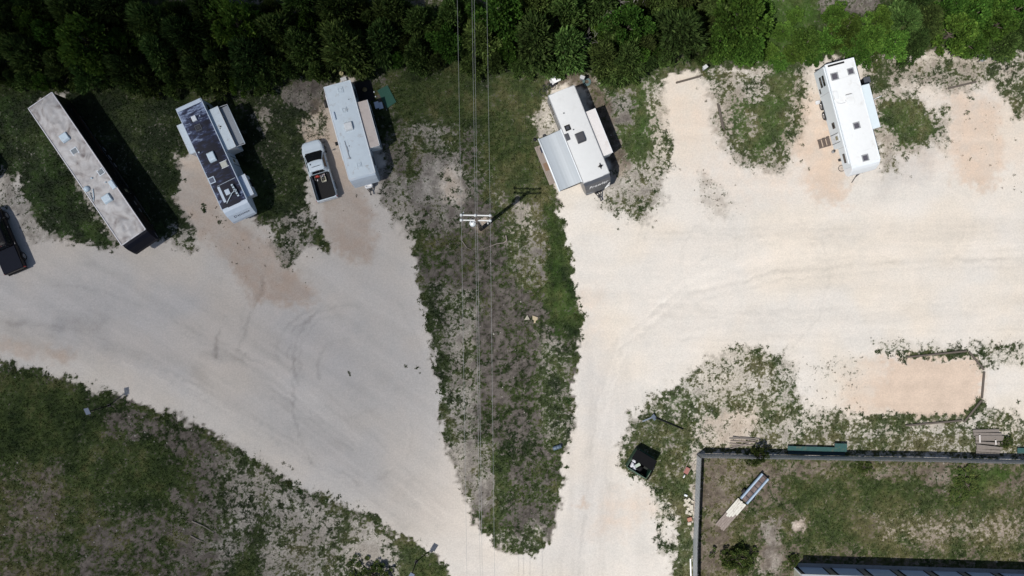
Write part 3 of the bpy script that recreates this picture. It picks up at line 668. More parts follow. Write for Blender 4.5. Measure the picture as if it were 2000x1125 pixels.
def worn_navy_roof_mat():
    m, t, b = nodes('worn_navy_roof'); N, L = t.nodes, t.links
    tc = N.new('ShaderNodeTexCoord'); sx = N.new('ShaderNodeSeparateXYZ'); L.new(tc.outputs['Object'], sx.inputs[0])
    mp = N.new('ShaderNodeMapping'); mp.inputs['Scale'].default_value = (2.6, .8, 1); L.new(tc.outputs['Object'], mp.inputs[0])
    n1 = N.new('ShaderNodeTexNoise'); n1.inputs['Scale'].default_value = 1.5; n1.inputs['Detail'].default_value = 8; n1.inputs['Roughness'].default_value = .72; L.new(mp.outputs[0], n1.inputs[0])
    n2 = N.new('ShaderNodeTexNoise'); n2.inputs['Scale'].default_value = .42; n2.inputs['Detail'].default_value = 2; L.new(tc.outputs['Object'], n2.inputs[0])
    ed = N.new('ShaderNodeMath'); ed.operation = 'ABSOLUTE'; L.new(sx.outputs['Y'], ed.inputs[0])
    er = N.new('ShaderNodeMapRange'); er.inputs[1].default_value = .75; er.inputs[2].default_value = 1.25; er.inputs[3].default_value = 0; er.inputs[4].default_value = .13; L.new(ed.outputs[0], er.inputs[0])
    rr = N.new('ShaderNodeMapRange'); rr.inputs[1].default_value = -2.0; rr.inputs[2].default_value = -4.6; rr.inputs[3].default_value = 0; rr.inputs[4].default_value = .10; L.new(sx.outputs['X'], rr.inputs[0])
    a1 = N.new('ShaderNodeMath'); a1.operation = 'ADD'; L.new(n1.outputs[0], a1.inputs[0]); L.new(er.outputs[0], a1.inputs[1])
    a2 = N.new('ShaderNodeMath'); a2.operation = 'MULTIPLY_ADD'; a2.inputs[1].default_value = .55; L.new(n2.outputs[0], a2.inputs[0]); L.new(a1.outputs[0], a2.inputs[2])
    a3 = N.new('ShaderNodeMath'); a3.operation = 'ADD'; L.new(a2.outputs[0], a3.inputs[0]); L.new(rr.outputs[0], a3.inputs[1])
    r = N.new('ShaderNodeValToRGB'); e = r.color_ramp.elements
    e[0].position = .74; e[0].color = (.008,.009,.019,1); e[1].position = 1.03; e[1].color = (.30,.37,.52,1)
    k = r.color_ramp.elements.new(.87); k.color = (.026,.036,.085,1)
    L.new(a3.outputs[0], r.inputs[0]); L.new(r.outputs[0], b.inputs['Base Color']); b.inputs['Roughness'].default_value = .5; b.inputs['Specular IOR Level'].default_value = .25
    return m
M_wrinkle = wrinkled_roof_mat(); M_navyroof = worn_navy_roof_mat()
# ------------------------------------------------------------------ trailers
def text_part(name, s, size, m, parent, M, shear=0.0, extr=0.004, font_space=1.0):
    cu = bpy.data.curves.new('t', 'FONT'); cu.body = s; cu.size = size; cu.shear = shear; cu.extrude = extr
    cu.align_x = 'CENTER'; cu.align_y = 'CENTER'; cu.space_character = font_space
    o = bpy.data.objects.new('t', cu); COL.objects.link(o)
    bpy.context.view_layer.update()
    me = bpy.data.meshes.new_from_object(o.evaluated_get(bpy.context.evaluated_depsgraph_get()))
    bpy.data.objects.remove(o)
    me.materials.clear(); me.transform(M)
    return link(name, me, parent, m)

TYRE = {}
def wheel(parent, x, y, z, r=0.38, w=0.24, side=1):
    key = (r, w)
    if key not in TYRE:
        t = MB().lathe([(r*.62,-w/2),(r*.93,-w/2),(r,-w*.36),(r,w*.36),(r*.93,w/2),(r*.62,w/2)], 24, axis='y', closed=True).mesh('tyre')
        q = MB().lathe([(.03,w*.34),(r*.2,w*.36),(r*.25,w*.30),(r*.50,w*.26),(r*.56,w*.42),(r*.63,w*.45),(r*.63,-w*.4),(.03,-w*.4)], 20, axis='y')
        for i in range(6):
            a = i*math.pi/3; q.bar((math.cos(a)*r*.18, w*.33, math.sin(a)*r*.18), (math.cos(a)*r*.58, w*.40, math.sin(a)*r*.58), .05, .05)
        TYRE[key] = (t, q.mesh('rim'))
    t, q = TYRE[key]
    o = link('wheel', t, parent, M_rubber, (x, y, z)); 
    if side < 0: o.rotation_euler = (0, 0, math.pi)
    link('rim', q, o, M_rim); return o

class RV: pass
def rv(name, label, cat, corners, zr):
    """corners: roof corners in the photograph, rear-left, rear-right, front-right, front-left (front points down the picture)"""
    R = RV(); a, b, c, d = [P(x, y, zr) for x, y in corners]
    rear, front = (a+b)/2, (c+d)/2; fw = (front-rear); R.L = fw.length
    R.W = ((b-a).length+(c-d).length)/2; mid = (rear+front)/2
    R.ang = math.atan2(fw.y, fw.x); R.zr = zr
    R.e = thing(name, label, cat, (mid.x, mid.y, 0), R.ang)
    R.inv = Matrix.Translation((mid.x, mid.y, 0)) @ Matrix.Rotation(R.ang, 4, 'Z'); R.inv = R.inv.inverted()
    R.loc = lambda px, py, z=zr: R.inv @ P(px, py, z)
    return R

def rv_shell(R, kind, wall, cap, roofm, capl, rail, floor=0.62, wrinkle=0.0, goose=2.3, railw=.035):
    L, W, z, e = R.L, R.W, R.zr, R.e; h = W/2; t = z-0.05-(.09 if wrinkle else 0)
    if kind == 'fifth':
        prof = [(-L/2,floor),(L/2-goose,floor),(L/2-goose+.12,1.62),(L/2,1.62),(L/2,t),(-L/2,t)]
        capp = [(L/2+.002,1.62),(L/2+capl*.72,1.66),(L/2+capl,2.05),(L/2+capl*.92,2.5),(L/2+capl*.55,t-.42),(L/2+capl*.25,t-.08),(L/2+.002,t)]
    else:
        prof = [(-L/2,floor),(L/2,floor),(L/2,t),(-L/2,t)]
        capp = [(L/2+.002,floor),(L/2+capl*.62,floor),(L/2+capl*.95,floor+.55),(L/2+capl,1.35),(L/2+capl*.62,t-.75),(L/2+capl*.3,t-.16),(L/2+.002,t)]
    body = MB().prism_xz(prof, -h, h).build('body', wall, e, .05, 2)
    R.body = body
    c = MB(); n = len(capp)
    # cap narrows a little towards the nose
    vs = []
    for s in (-1, 1):
        for x, zz in capp:
            k = 1-0.055*max(0, (x-L/2)/capl)**1.6; vs.append((x, s*h*k, zz))
    c.add(vs, [(i,(i+1)%n,n+(i+1)%n,n+i) for i in range(n)]+[tuple(reversed(range(n))),tuple(range(n,2*n))])
    R.cap = c.build('front_cap', cap, e, .04, 2); R.capp = capp; R.capl = capl
    # roof skin, slightly crowned
    nx, ny = max(8, int(L/.12)), max(6, int(W/.12))
    xs = np.linspace(-L/2-.015, L/2+.03, nx); ys = np.linspace(-h-.012, h+.012, ny); X, Y = np.meshgrid(xs, ys)
    Z = z-.045+.045*(1-(Y/h)**2)
    if wrinkle > 0:
        k = np.clip((1-np.abs(Y/h))*4, 0, 1)
        q = fbm(X*.75+R.L, Y*.9+X*.25, 3, 3); rid = 1-np.abs(2*fbm(X*1.05+Y*.45+q*2.6, Y*.55-X*.12, 2, 5)-1)
        Z = Z+wrinkle*k*(1.25*(q-.5)+1.0*(rid**4-.3))
    idx = np.arange(X.size).reshape(X.shape)
    F = np.stack([idx[:-1,:-1], idx[:-1,1:], idx[1:,1:], idx[1:,:-1]], -1).reshape(-1,4)
    R.roof = link('roof', raw_mesh('roof', np.stack([X,Y,Z],-1).reshape(-1,3), F, smooth=True), e, roofm)
    zt = z-.012 if wrinkle == 0 else z+.03
    for s in (-1, 1):
        MB().span(-L/2-.02, L/2+.02, s*h-railw, s*h+.03, z-.10, zt).build('edge_rail', rail, e, .008)
    for xx in (-L/2, L/2):
        MB().span(xx-railw+.005, xx+.03, -h+railw+.001, h-railw-.001, z-.09, zt).build('edge_rail', rail, e, .008)
    # running gear
    ch = MB().span(-L/2+.1, L/2-.4, -.55, -.45, .42, floor+.001).span(-L/2+.1, L/2-.4, .45, .55, .42, floor+.001)
    for xx in np.arange(-L/2+.3, L/2-1.5, 1.2): ch.span(xx, xx+.08, -.45, .45, .45, floor)
    ch.build('chassis', M_steel, e)
def rv_wheels(R, xs, r=.37, out=.02):
    for x in xs:
        for s in (-1, 1):
            wheel(R.e, x, s*(R.W/2-.13+out), r, r, .22, s)
    fx0, fx1 = min(xs)-.5, max(xs)+.5
    for s in (-1, 1):
        MB().prism_xz([(fx0,.62),(fx0+.12,.86),(fx1-.12,.86),(fx1,.62),(fx1-.08,.62),(fx1-.17,.80),(fx0+.17,.80),(fx0+.08,.62)], s*(R.W/2+.003), s*(R.W/2+.045)).build('fender', M_black, R.e)
def rv_box_part(R, name, m, pts, z0, z1, bevel=.02, parent=None, taper=1.0, seg=2):
    """a box on the roof whose top outline spans the given photograph pixels at height z1"""
    l = [R.loc(x, y, z1) for x, y in pts]
    x0, x1 = min(p.x for p in l), max(p.x for p in l); y0, y1 = min(p.y for p in l), max(p.y for p in l)
    o = MB().box(((x0+x1)/2,(y0+y1)/2,(z0+z1)/2), (x1-x0,y1-y0,z1-z0), None, taper).build(name, m, parent or R.e, bevel, seg)
    return o, (x0, x1, y0, y1)
def rv_ac(R, px, py, lx, ly, m=M_acw, hz=.30):
    c = R.loc(px, py, R.zr+hz); z = R.zr-.03
    b = MB().prism_xz([(c.x-lx/2,z),(c.x+lx/2,z),(c.x+lx/2-.03,z+hz*.55),(c.x+lx*.30,z+hz),(c.x-lx*.42,z+hz),(c.x-lx/2,z+hz*.6)], c.y-ly/2, c.y+ly/2)
    o = b.build('air_conditioner', m, R.e, .05, 2)
    g = MB()
    for i in range(5): g.span(c.x-lx*.5-.006, c.x-lx*.5+.02, c.y-ly*.36, c.y+ly*.36, z+.05+i*.028, z+.062+i*.028)
    g.build('grille', M_black, o)
    MB().span(c.x-lx*.25, c.x+lx*.15, c.y-ly*.3, c.y-ly*.3+.03, z+hz-.001, z+hz+.006).span(c.x-lx*.25, c.x+lx*.15, c.y+ly*.3-.03, c.y+ly*.3, z+hz-.001, z+hz+.006).build('rib', m, o)
    return o
def rv_vent(R, px, py, s, frame=M_trim, lid=M_smoke, hz=.09):
    c = R.loc(px, py, R.zr+.06); z = R.zr-.03
    f = MB(); k = s/2
    for a in (-1, 1):
        f.span(c.x+a*k-.045, c.x+a*k+.045, c.y-k-.045, c.y+k+.045, z, z+hz)
        f.span(c.x-k+.045, c.x+k-.045, c.y+a*k-.045, c.y+a*k+.045, z, z+hz-.001)
    o = f.build('roof_vent', frame, R.e, .008)
    MB().box((c.x, c.y, z+hz*.5+.01), (s-.09, s-.09, hz*.85), None, .86).build('vent_lid', lid, o, .012)
    return o
def rv_pipe(R, px, py, r=.06, hz=.12, m=M_acw):
    c = R.loc(px, py, R.zr+hz); z = R.zr-.03
    return MB().cyl((c.x,c.y,z),(c.x,c.y,z+hz),r*.8,r*.8,10).lathe([(r*1.2,z+hz),(r*1.25,z+hz+.02),(r*.6,z+hz+.05)], 10, o=(c.x,c.y,0)).build('roof_cap', m, R.e)
def rv_window(R, x0, x1, z0, z1, s, parent=None, y=None, fr=M_black):
    """window on the side wall; s=+1 picture right, -1 picture left"""
    yy = (R.W/2 if y is None else y)*1.0
    w = MB().span(x0, x1, s*(yy-.01), s*(yy+.016), z0, z1).build('window', M_glass, parent or R.e, .01)
    f = MB(); a, b = sorted((s*(yy+.0165), s*(yy+.026)))
    for u0, u1, v0, v1 in ((x0-.02,x1+.02,z1-.02,z1+.025),(x0-.02,x1+.02,z0-.025,z0+.02),(x0-.025,x0+.02,z0+.02,z1-.02),(x1-.02,x1+.025,z0+.02,z1-.02)):
        f.span(u0, u1, min(a, s*(yy-.012)), max(b, s*(yy-.012)), v0, v1)
    f.build('window_frame', fr, w); return w
def rv_slide(R, pts, zt, wall, roofm, rail, s=1, z0=.85, topper=None):
    l = [R.loc(x, y, zt) for x, y in pts]
    x0, x1 = min(p.x for p in l), max(p.x for p in l)
    xs = sorted(p.x for p in l); x0, x1 = (xs[0]+xs[1])/2, (xs[2]+xs[3])/2
    yo = sorted([abs(p.y) for p in l]); yo = (yo[-1]+yo[-2])/2; yi = R.W/2-.02
    def S(m, xa, xb, ya, yb, za, zb): return m.span(xa, xb, s*ya, s*yb, za, zb)
    o = S(MB(), x0, x1, yi, yo, z0, zt-.03).build('slide_out', wall, R.e, .02)
    rf = S(MB(), x0-.02, x1+.02, yi+.03, yo+.02, zt-.03, zt).build('slide_roof', roofm, o, .006)
    S(MB(), x0-.03, x1+.03, yo+.02, yo+.06, zt-.09, zt+.012).build('edge_rail', rail, o, .006)
    for xx in (x0, x1): S(MB(), xx-.03, xx+.03, yi+.06, yo-.04, z0+.1, zt-.10).build('end_trim', rail, o, .004)
    wl = x1-x0
    rv_window(R, x0+wl*.2, x0+wl*.55, 1.65, 2.35, s, o, yo)
    return o, (x0, x1, yo)
def rv_door(R, x0, x1, s, floor=.62, m=M_white, glass=True):
    y = R.W/2
    d = MB().span(x0, x1, s*(y-.01), s*(y+.022), floor+.06, floor+1.95).build('door', m, R.e, .012)
    if glass: MB().span(x0+.2, x1-.2, s*(y+.02), s*(y+.03), floor+1.15, floor+1.7).build('door_window', M_tanglass, d)
    for xx in (x0-.03, x1+.03): MB().span(xx-.015, xx+.015, s*(y-.01), s*(y+.035), floor+.05, floor+1.97).build('door_jamb', M_black, d)
    MB().bar((x1-.08, s*(y+.05), floor+.9), (x1-.08, s*(y+.05), floor+1.05), .03, .03).build('handle', M_rim, d)
    return d
M_tanglass = mat('yellowed_glass', (.28,.26,.17), .2, var=.1)
def rv_stripe(R, z0, z1, m, s, x0=None, x1=None, sl=0.0):
    x0 = -R.L/2+.1 if x0 is None else x0; x1 = R.L/2-.3 if x1 is None else x1; y = R.W/2
    ya, yb = sorted((s*(y+.001), s*(y+.005)))
    MB().prism_xz([(x0,z0),(x1,z0+sl),(x1-.3,z1+sl),(x0+.3,z1)], ya, yb).build('stripe', m, R.e)
def rv_bumper(R): MB().span(-R.L/2-.28, -R.L/2-.18, -R.W*.42, R.W*.42, .48, .58).span(-R.L/2-.2,-R.L/2+.05,-.55,-.47,.47,.55).span(-R.L/2-.2,-R.L/2+.05,.47,.55,.47,.55).build('rear_bumper', M_steel, R.e)
def rv_tail(R):
    for s in (-1, 1): MB().span(-R.L/2-.03, -R.L/2+.01, s*(R.W/2-.22), s*(R.W/2-.12), .95, 1.3).build('tail_light', M_redlens, R.e, .01)
def rv_jacks(R, xs):
    for x in xs:
        for s in (-1, 1): MB().bar((x, s*.75, .6), (x+.1, s*.85, .04), .06, .06).span(x, x+.2, s*.85-.1, s*.85+.1, 0, .05).build('jack', M_steel, R.e)
def pin_box(R, px, py):
    c = R.loc(px, py, 1.4); x = R.L/2+R.capl
    MB().prism_xz([(x-.9,1.60),(x-.1,1.62),(c.x+.1,1.45),(c.x+.12,1.15),(c.x-.15,1.12),(x-.8,1.38)], -.17, .17).cyl((c.x,0,1.15),(c.x,0,1.02),.04,.04,10).build('hitch_pin_box', M_black, R.e, .015)
    for s in (-1, 1): MB().cyl((R.L/2-1.0+.0, s*.8, 1.62), (R.L/2-1.0, s*.8, .03), .05, .05, 8).box((R.L/2-1.0, s*.8, .02), (.25,.25,.04)).build('landing_leg', M_steel, R.e)
def tongue(R, lt, cover=None):
    x = R.L/2+R.capl*.55; xt = R.L/2+R.capl+lt; t = MB()
    for s in (-1, 1): t.bar((x-.5, s*.62, .52), (xt-.15, s*.05, .52), .07, .11)
    t.bar((xt-.25,0,.52),(xt+.12,0,.50),.10,.08).lathe([(.04,.44),(.075,.46),(.08,.52),(.05,.57)],10,o=(xt+.10,0,0))
    t.cyl((xt-.38,0,.1),(xt-.38,0,1.0),.04,.04,8).box((xt-.38,0,.05),(.22,.22,.05))
    o = t.build('tongue', M_steel, R.e)
    return xt

# ---- the long black trailer with the loose grey roof
R1 = rv('fifth_wheel_trailer', 'long black fifth-wheel trailer with a wrinkled loose grey roof, leftmost in the row', 'trailer', [(55,211),(102,181),(283,446),(239,481)], 3.85)
rv_shell(R1, 'fifth', M_blackwall, M_charcoal if False else mat('navy_black_cap', (.007,.008,.015), .5, var=.2, spec=.12), M_wrinkle, .95, mat('bright_roof_rail', (.72,.70,.71), .45, var=.05), wrinkle=.15, railw=.05)
rv_wheels(R1, (-1.9,-1.0,-.1)); pin_box(R1, 285, 467); rv_jacks(R1, (-5.8,)); rv_bumper(R1); rv_tail(R1)
rv_ac(R1, 124, 268, .80, .72); rv_ac(R1, 207, 388, .80, .74)
m_l1 = mat('grey_vent_lid', (.22,.25,.27), .35)
rv_vent(R1, 145.5, 295.5, .56, M_white, m_l1); rv_vent(R1, 196.8, 335.5, .52, M_white, m_l1)
rv_pipe(R1, 178.5, 348, .07); rv_pipe(R1, 205.5, 356, .05)
o, _ = rv_box_part(R1, 'fridge_vent', M_acw, [(212,354),(218,352),(225,367),(219,369)], R1.zr-.03, R1.zr+.14, .05)
c = R1.loc(169, 369, 3.95)
dm = MB().lathe([(.26,3.82),(.27,3.98),(.20,4.12),(.02,4.18)], 18, o=(c.x,c.y,0)).build('satellite_dome', M_acw, R1.e)
q0, q1, q2 = R1.loc(181,369,3.9), R1.loc(183,385,3.9), R1.loc(182,394,3.9)
MB().tube([q0,q1,q2],[.045,.045,.03],6).build('antenna_arm', M_acw, R1.e)
q0, q1 = R1.loc(175,379,3.9), R1.loc(180,391,3.9)
MB().bar(q0, q1, .10, .06).box(q0, (.2,.2,.1)).build('antenna_base', M_greytrim, R1.e)
for x0, x1, z0, z1 in ((-6.2,-5.2,1.9,2.6),(-3.6,-2.7,2.0,2.6),(1.0,2.3,1.7,2.6),(4.2,5.6,2.5,3.1)):
    for s in (-1, 1): rv_window(R1, x0, x1, z0, z1, s)
rv_stripe(R1, 1.15, 1.4, mat('rust_red_decal', (.11,.04,.025), .5, var=.4, dirt=(.02,.018,.018), dirt_amt=.5, dirt_scale=1.5), 1, -6.5, -1.0, .25)
rv_stripe(R1, .95, 1.0, M_greytrim, 1, -5.5, 6.2); rv_door(R1, 2.6, 3.35, 1, m=M_blackwall); rv_door(R1, -2.4, -1.7, -1, m=M_blackwall, glass=False)
for k in (.2,1.0): MB().span(3.9+k, 4.3+k, R1.W/2+.001, R1.W/2+.02, 1.8, 1.95).build('marker_plate', M_greytrim, R1.e)
nose = R1.L/2+R1.capl
MB().span(R1.L/2+.12, R1.L/2+.70, -R1.W/2*.99-.004, R1.W/2*.99, 2.0, 2.08).build('cap_moulding', M_greytrim, R1.e)

# ---- trailer with the worn navy roof
R2 = rv('fifth_wheel_trailer', 'fifth-wheel trailer with worn navy-black roof, white nose and slide-outs on both sides', 'trailer', [(343.5,214.5),(391.5,190),(481,388.5),(434,410)], 3.75)
rv_shell(R2, 'fifth', M_bluewhite, M_bluewhite, M_navyroof, 1.25, M_bluewhite)
rv_wheels(R2, (-1.3,-.4)); pin_box(R2, 487, 421); rv_jacks(R2, (-4.2,)); rv_bumper(R2); rv_tail(R2)
MB().span(-R2.L/2-.01, -R2.L/2+.34, -R2.W/2+.04, R2.W/2-.04, R2.zr-.03, R2.zr+.035).build('rear_roof_cap', M_bluewhite, R2.e, .02)
rv_ac(R2, 412, 306, .95, .64); rv_box_part(R2, 'vent_cover', M_white, [(371.5,228),(379,224.5),(385,234),(377,238)], R2.zr-.03, R2.zr+.22, .03, taper=.92)
rv_vent(R2, 387, 249, .48, M_charcoal, mat('navy_lid', (.02,.022,.03), .4))
sk, b4 = rv_box_part(R2, 'skylight', mat('skylight_dome', (.55,.55,.47), .12, var=.08), [(428,318),(440.5,312.5),(446,323),(432.5,327.5)], R2.zr-.03, R2.zr+.10, .05, taper=.85)
x0,x1,y0,y1 = b4; f = MB()
for a in ((x0-.03,x0+.015,y0-.03,y1+.03),(x1-.015,x1+.03,y0-.03,y1+.03)): f.span(*a, R2.zr-.03, R2.zr+.02)
f.build('skylight_frame', M_white, sk)
rv_vent(R2, 413.5, 352, .50, M_bluewhite, mat('slate_lid', (.10,.12,.17), .35)); rv_pipe(R2, 388.5, 297.5); rv_pipe(R2, 390, 226, .05)
ant = MB(); q0, q1 = R2.loc(452, 360, 4.0), R2.loc(466, 383, 4.0); ant.bar(q0, q1, .16, .05)
for t in (.15,.35,.5,.65,.85): ant.box(q0.lerp(q1, t), (.10,.26 if t == .5 else .18,.05))
qm = q0.lerp(q1,.5); ant.build('antenna', M_acw, R2.e)
MB().bar(R2.loc(443,397,3.85), R2.loc(453,377,3.95), .05, .05).cyl((qm.x,qm.y,3.7),(qm.x,qm.y,4.0),.03,.03,8).bar(R2.loc(453,377,3.95), qm, .04, .04).build('antenna_mast', M_acw, R2.e)
rv_box_part(R2, 'vent_cover', M_bluewhite, [(438,371.5),(446,368.5),(450.5,378),(441,380)], R2.zr-.03, R2.zr+.10, .03)
rv_box_part(R2, 'roof_patch', M_bluewhite, [(425.5,365.5),(428.5,364),(442,394),(437.5,396)], R2.zr-.03, R2.zr+.015, .004)
for x, y in ((390.8,364.5),(402,350),(424,385)): pass
MB().bar(R2.loc(424,364,3.77), R2.loc(459,347,3.77), .03, .02).build('roof_seam', M_bluewhite, R2.e)
sl, b = rv_slide(R2, [(408.5,214.6),(423.5,208.5),(460,285),(445.5,293)], 3.35, M_bluewhite, M_oldroof, M_trim, 1)
x0, x1, yo = b     # slide topper arms and the folded roll
MB().span(x0+.15, x1-.1, yo+.06, yo+.75, 2.86, 2.90).build('awning_fabric', mat('grey_awning_cloth', (.26,.285,.31), .7, var=.1, streak=(.3,6,1)), sl)
MB().cyl((x0+.1,yo+.78,2.84),(x1-.05,yo+.78,2.84),.05,.05,10).build('awning_roller', M_oldroof, sl)
for xx in (x0+.05, x1): MB().bar((xx,yo+.02,3.1),(xx,yo+.8,2.84),.05,.05).build('awning_arm', M_trim, sl)
MB().box(((x0+x1)/2-.2,(R2.W/2+yo)/2,3.37),(.10,.16,.04)).box(((x0+x1)/2-.05,(R2.W/2+yo)/2-.1,3.37),(.07,.07,.04)).build('debris', M_black, sl)
rv_slide(R2, [(469,344),(477.5,340),(494,379.5),(484.5,383)], 3.15, M_bluewhite, M_bluewhite, M_trim, 1, 1.7)
rv_slide(R2, [(358,241),(345,245),(372,300),(384,296)], 3.35, M_bluewhite, M_oldroof, M_trim, -1)
rv_stripe(R2, 2.2, 2.5, M_decal, 1, -4.6, -3.2); rv_stripe(R2, 1.2, 1.5, M_decal, -1); rv_door(R2, .6, 1.3, 1)
rv_window(R2, -4.5, -3.6, 2.1, 2.7, 1); rv_window(R2, 2.2, 3.0, 2.2, 2.8, -1)
# lettering on the sloping nose
def cap_matrix(R, i, j, t, y=0.0, lift=.012):
    (xa, za), (xb, zb) = R.capp[i], R.capp[j]
    p = Vector((xa+(xb-xa)*t, y, za+(zb-za)*t))
    up = Vector((xb-xa, 0, zb-za)).normalized()
    if up.z < 0: up = -up
    right = Vector((0, 1, 0)); n = right.cross(up)
    if n.x < 0: pass
    M = Matrix((right, up, n)).transposed().to_4x4()
    M.translation = p+n*lift*(1 if n.x > 0 or n.z > 0 else -1); return M
text_part('lettering', 'D', .40, M_navy, R2.e, cap_matrix(R2, 4, 3, .42, -.52), .0)
text_part('lettering', 'ESIGNER', .28, M_navy, R2.e, cap_matrix(R2, 4, 3, .44, .26), .0, font_space=1.12)

# ---- white trailer next to the pickup
R3 = rv('travel_trailer', 'old white travel trailer with a tan-roofed slide-out, parked beside the white pickup', 'trailer', [(632,170),(684,156.7),(732.5,336.5),(681.5,350)], 3.25)
rv_shell(R3, 'travel', M_bluewhite, mat('faded_blue_cap', (.52,.60,.68), .4, var=.08, dirt=(.62,.66,.7), dirt_amt=.3, streak=(1,.3,4)), M_oldroof, .62, M_white)
rv_wheels(R3, (-.9,-.05), .35); rv_jacks(R3, (-3.6, 3.4)); rv_bumper(R3); rv_tail(R3)
rv_ac(R3, 680, 246, .78, .70, mat('ivory_air_conditioner', (.66,.68,.68), .5), .34)
rv_vent(R3, 664.5, 176, .42, M_oldroof, M_oldroof, .10); rv_vent(R3, 672.5, 214.5, .38, M_oldroof, M_oldroof, .11); rv_vent(R3, 701, 322, .36, M_oldroof, M_oldroof, .10)
rv_box_part(R3, 'fridge_vent', M_bluewhite, [(649.5,219),(652,218.3),(655.3,233),(652.7,234)], R3.zr-.03, R3.zr+.16, .02)
MB().bar(R3.loc(672.5,275,3.32), R3.loc(682.3,309,3.32), .045, .04).box(R3.loc(682.5,309,3.34),(.14,.16,.08)).bar(R3.loc(676,286,3.34), R3.loc(679.5,297,3.34), .08, .03).build('antenna_arm', M_greytrim, R3.e)
rv_pipe(R3, 681.5, 285, .04, .08, M_greytrim); rv_pipe(R3, 680.5, 194, .04, .08, M_greytrim)
sl, b = rv_slide(R3, [(700,199.5),(716.5,195.5),(740.5,283.5),(723.5,288)], 3.02, mat('slate_blue_side', (.36,.41,.47), .45, var=.1), M_tanroof, M_white, 1, .7)
rv_window(R3, 2.6, 3.4, 1.6, 2.2, 1); rv_window(R3, -3.7, -2.9, 1.6, 2.3, 1); rv_window(R3, .2, 1.4, 1.6, 2.2, -1); rv_door(R3, 1.7, 2.35, -1)
rv_stripe(R3, 1.0, 1.25, M_navy, 1); rv_stripe(R3, 1.0, 1.25, M_navy, -1)
xt = tongue(R3, .72)
# propane cover: a white ring-shaped housing over the tongue
lp = R3.loc(720, 363, .95); n = 20
def oval(rx, ry, z): return [(lp.x+rx*math.copysign(abs(math.cos(t))**.7, math.cos(t)), lp.y+ry*math.copysign(abs(math.sin(t))**.7, math.sin(t)), z) for t in np.linspace(0, 2*math.pi, n, endpoint=False)]
MB().loft([oval(.21,.36,.58), oval(.22,.37,.95), oval(.19,.34,1.02), oval(.09,.24,1.02), oval(.08,.23,.86)], True).build('propane_cover', M_lettering, R3.e)
MB().bar((R3.L/2+.35,-.95,.9),(R3.L/2+.35,-.3,.9),.10,.10).build('front_rack', M_black, R3.e)
sidew = R3.W/2
MB().span(R3.loc(636,185).x, R3.loc(671,313).x, -sidew-.10, -sidew-.02, 3.02, 3.12).build('awning_roller', M_white, R3.e, .03)

# ---- trailer with the charcoal nose and open awning
R4 = rv('travel_trailer', 'white-roofed travel trailer with charcoal lettered nose and grey awning open over a deck', 'trailer', [(1071,187),(1121,166),(1190.5,337.5),(1139.5,358.5)], 3.3)
rv_shell(R4, 'travel', M_greywall, M_charcoal, mat('clean_white_roof', (.565,.575,.57), .5, var=.04, dirt=(.51,.515,.505), dirt_amt=.25, dirt_scale=1.2), 1.0, M_greytrim)
rv_wheels(R4, (-.6,.3), .35); rv_jacks(R4, (-3.7, 3.3)); rv_bumper(R4); rv_tail(R4)
ac = rv_ac(R4, 1134, 268, .95, .78, mat('black_air_conditioner', (.045,.046,.052), .4, var=.15), .30)
rv_vent(R4, 1108.7, 249.5, .42, M_black, M_smoke); rv_pipe(R4, 1120, 253, .05, .1, M_charcoal); rv_pipe(R4, 1101, 221, .05, .1, M_charcoal)
rv_box_part(R4, 'fridge_vent', mat('dark_vent', (.06,.062,.07), .4), [(1103,262),(1109,259.5),(1113,272.5),(1106.5,275.5)], R4.zr-.03, R4.zr+.12, .04)
a4 = R4.loc(1173, 324, 3.45)
MB().lathe([(.14,3.27),(.15,3.36),(.10,3.44),(.03,3.46)],12,o=(a4.x,a4.y,0)).bar((a4.x-.28,a4.y+.03,3.40),(a4.x+.26,a4.y-.05,3.40),.06,.03).bar((a4.x,a4.y-.24,3.40),(a4.x,a4.y+.22,3.40),.08,.03).build('antenna', M_black, R4.e)
rv_slide(R4, [(1145,218.5),(1162,212),(1195.3,297.3),(1179.3,304.7)], 3.08, M_greywall, mat('pale_slide_roof', (.60,.58,.565), .6, var=.08, dirt=(.5,.46,.43), dirt_amt=.25), M_white, 1, .75)
rv_window(R4, -3.6, -2.7, 1.7, 2.4, -1); rv_window(R4, 2.9, 3.7, 1.7, 2.3, 1); rv_door(R4, -1.1, -.4, -1, m=M_greywall); rv_door(R4, 2.4, 3.1, -1, m=M_greywall)
rv_stripe(R4, .9, 1.3, M_charcoal, -1); rv_stripe(R4, .9, 1.3, M_charcoal, 1)
xt = tongue(R4, .75)
bt = MB()
for s in (-.18,.18): bt.lathe([(.15,.58),(.16,.62),(.16,1.0),(.11,1.1),(.05,1.12)],14,o=(xt-.75,s,0))
bt.build('propane_tanks', M_black, R4.e)
MB().bar((xt-.95,-.55,.66),(xt-.95,.55,.66),.3,.22).build('battery_box', M_black, R4.e, .02)
text_part('lettering', 'Prowler', .50, M_lettering, R4.e, cap_matrix(R4, 5, 4, .80, .02), .32, font_space=1.12)
(xa,za),(xb,zb) = R4.capp[3], R4.capp[4]
for y0, y1, t0, t1 in ((.70,1.12,.15,.75),(.62,1.10,.05,.35),(-1.12,-.55,.35,.22)):
    p = [Vector((xa+(xb-xa)*t+.012, y, za+(zb-za)*t+.012)) for y, t in ((y0,t0),(y1,t1))]
    MB().bar(p[0], p[1], .05, .012).build('swoosh', M_greytrim if y0 < 0 else M_lettering, R4.e)
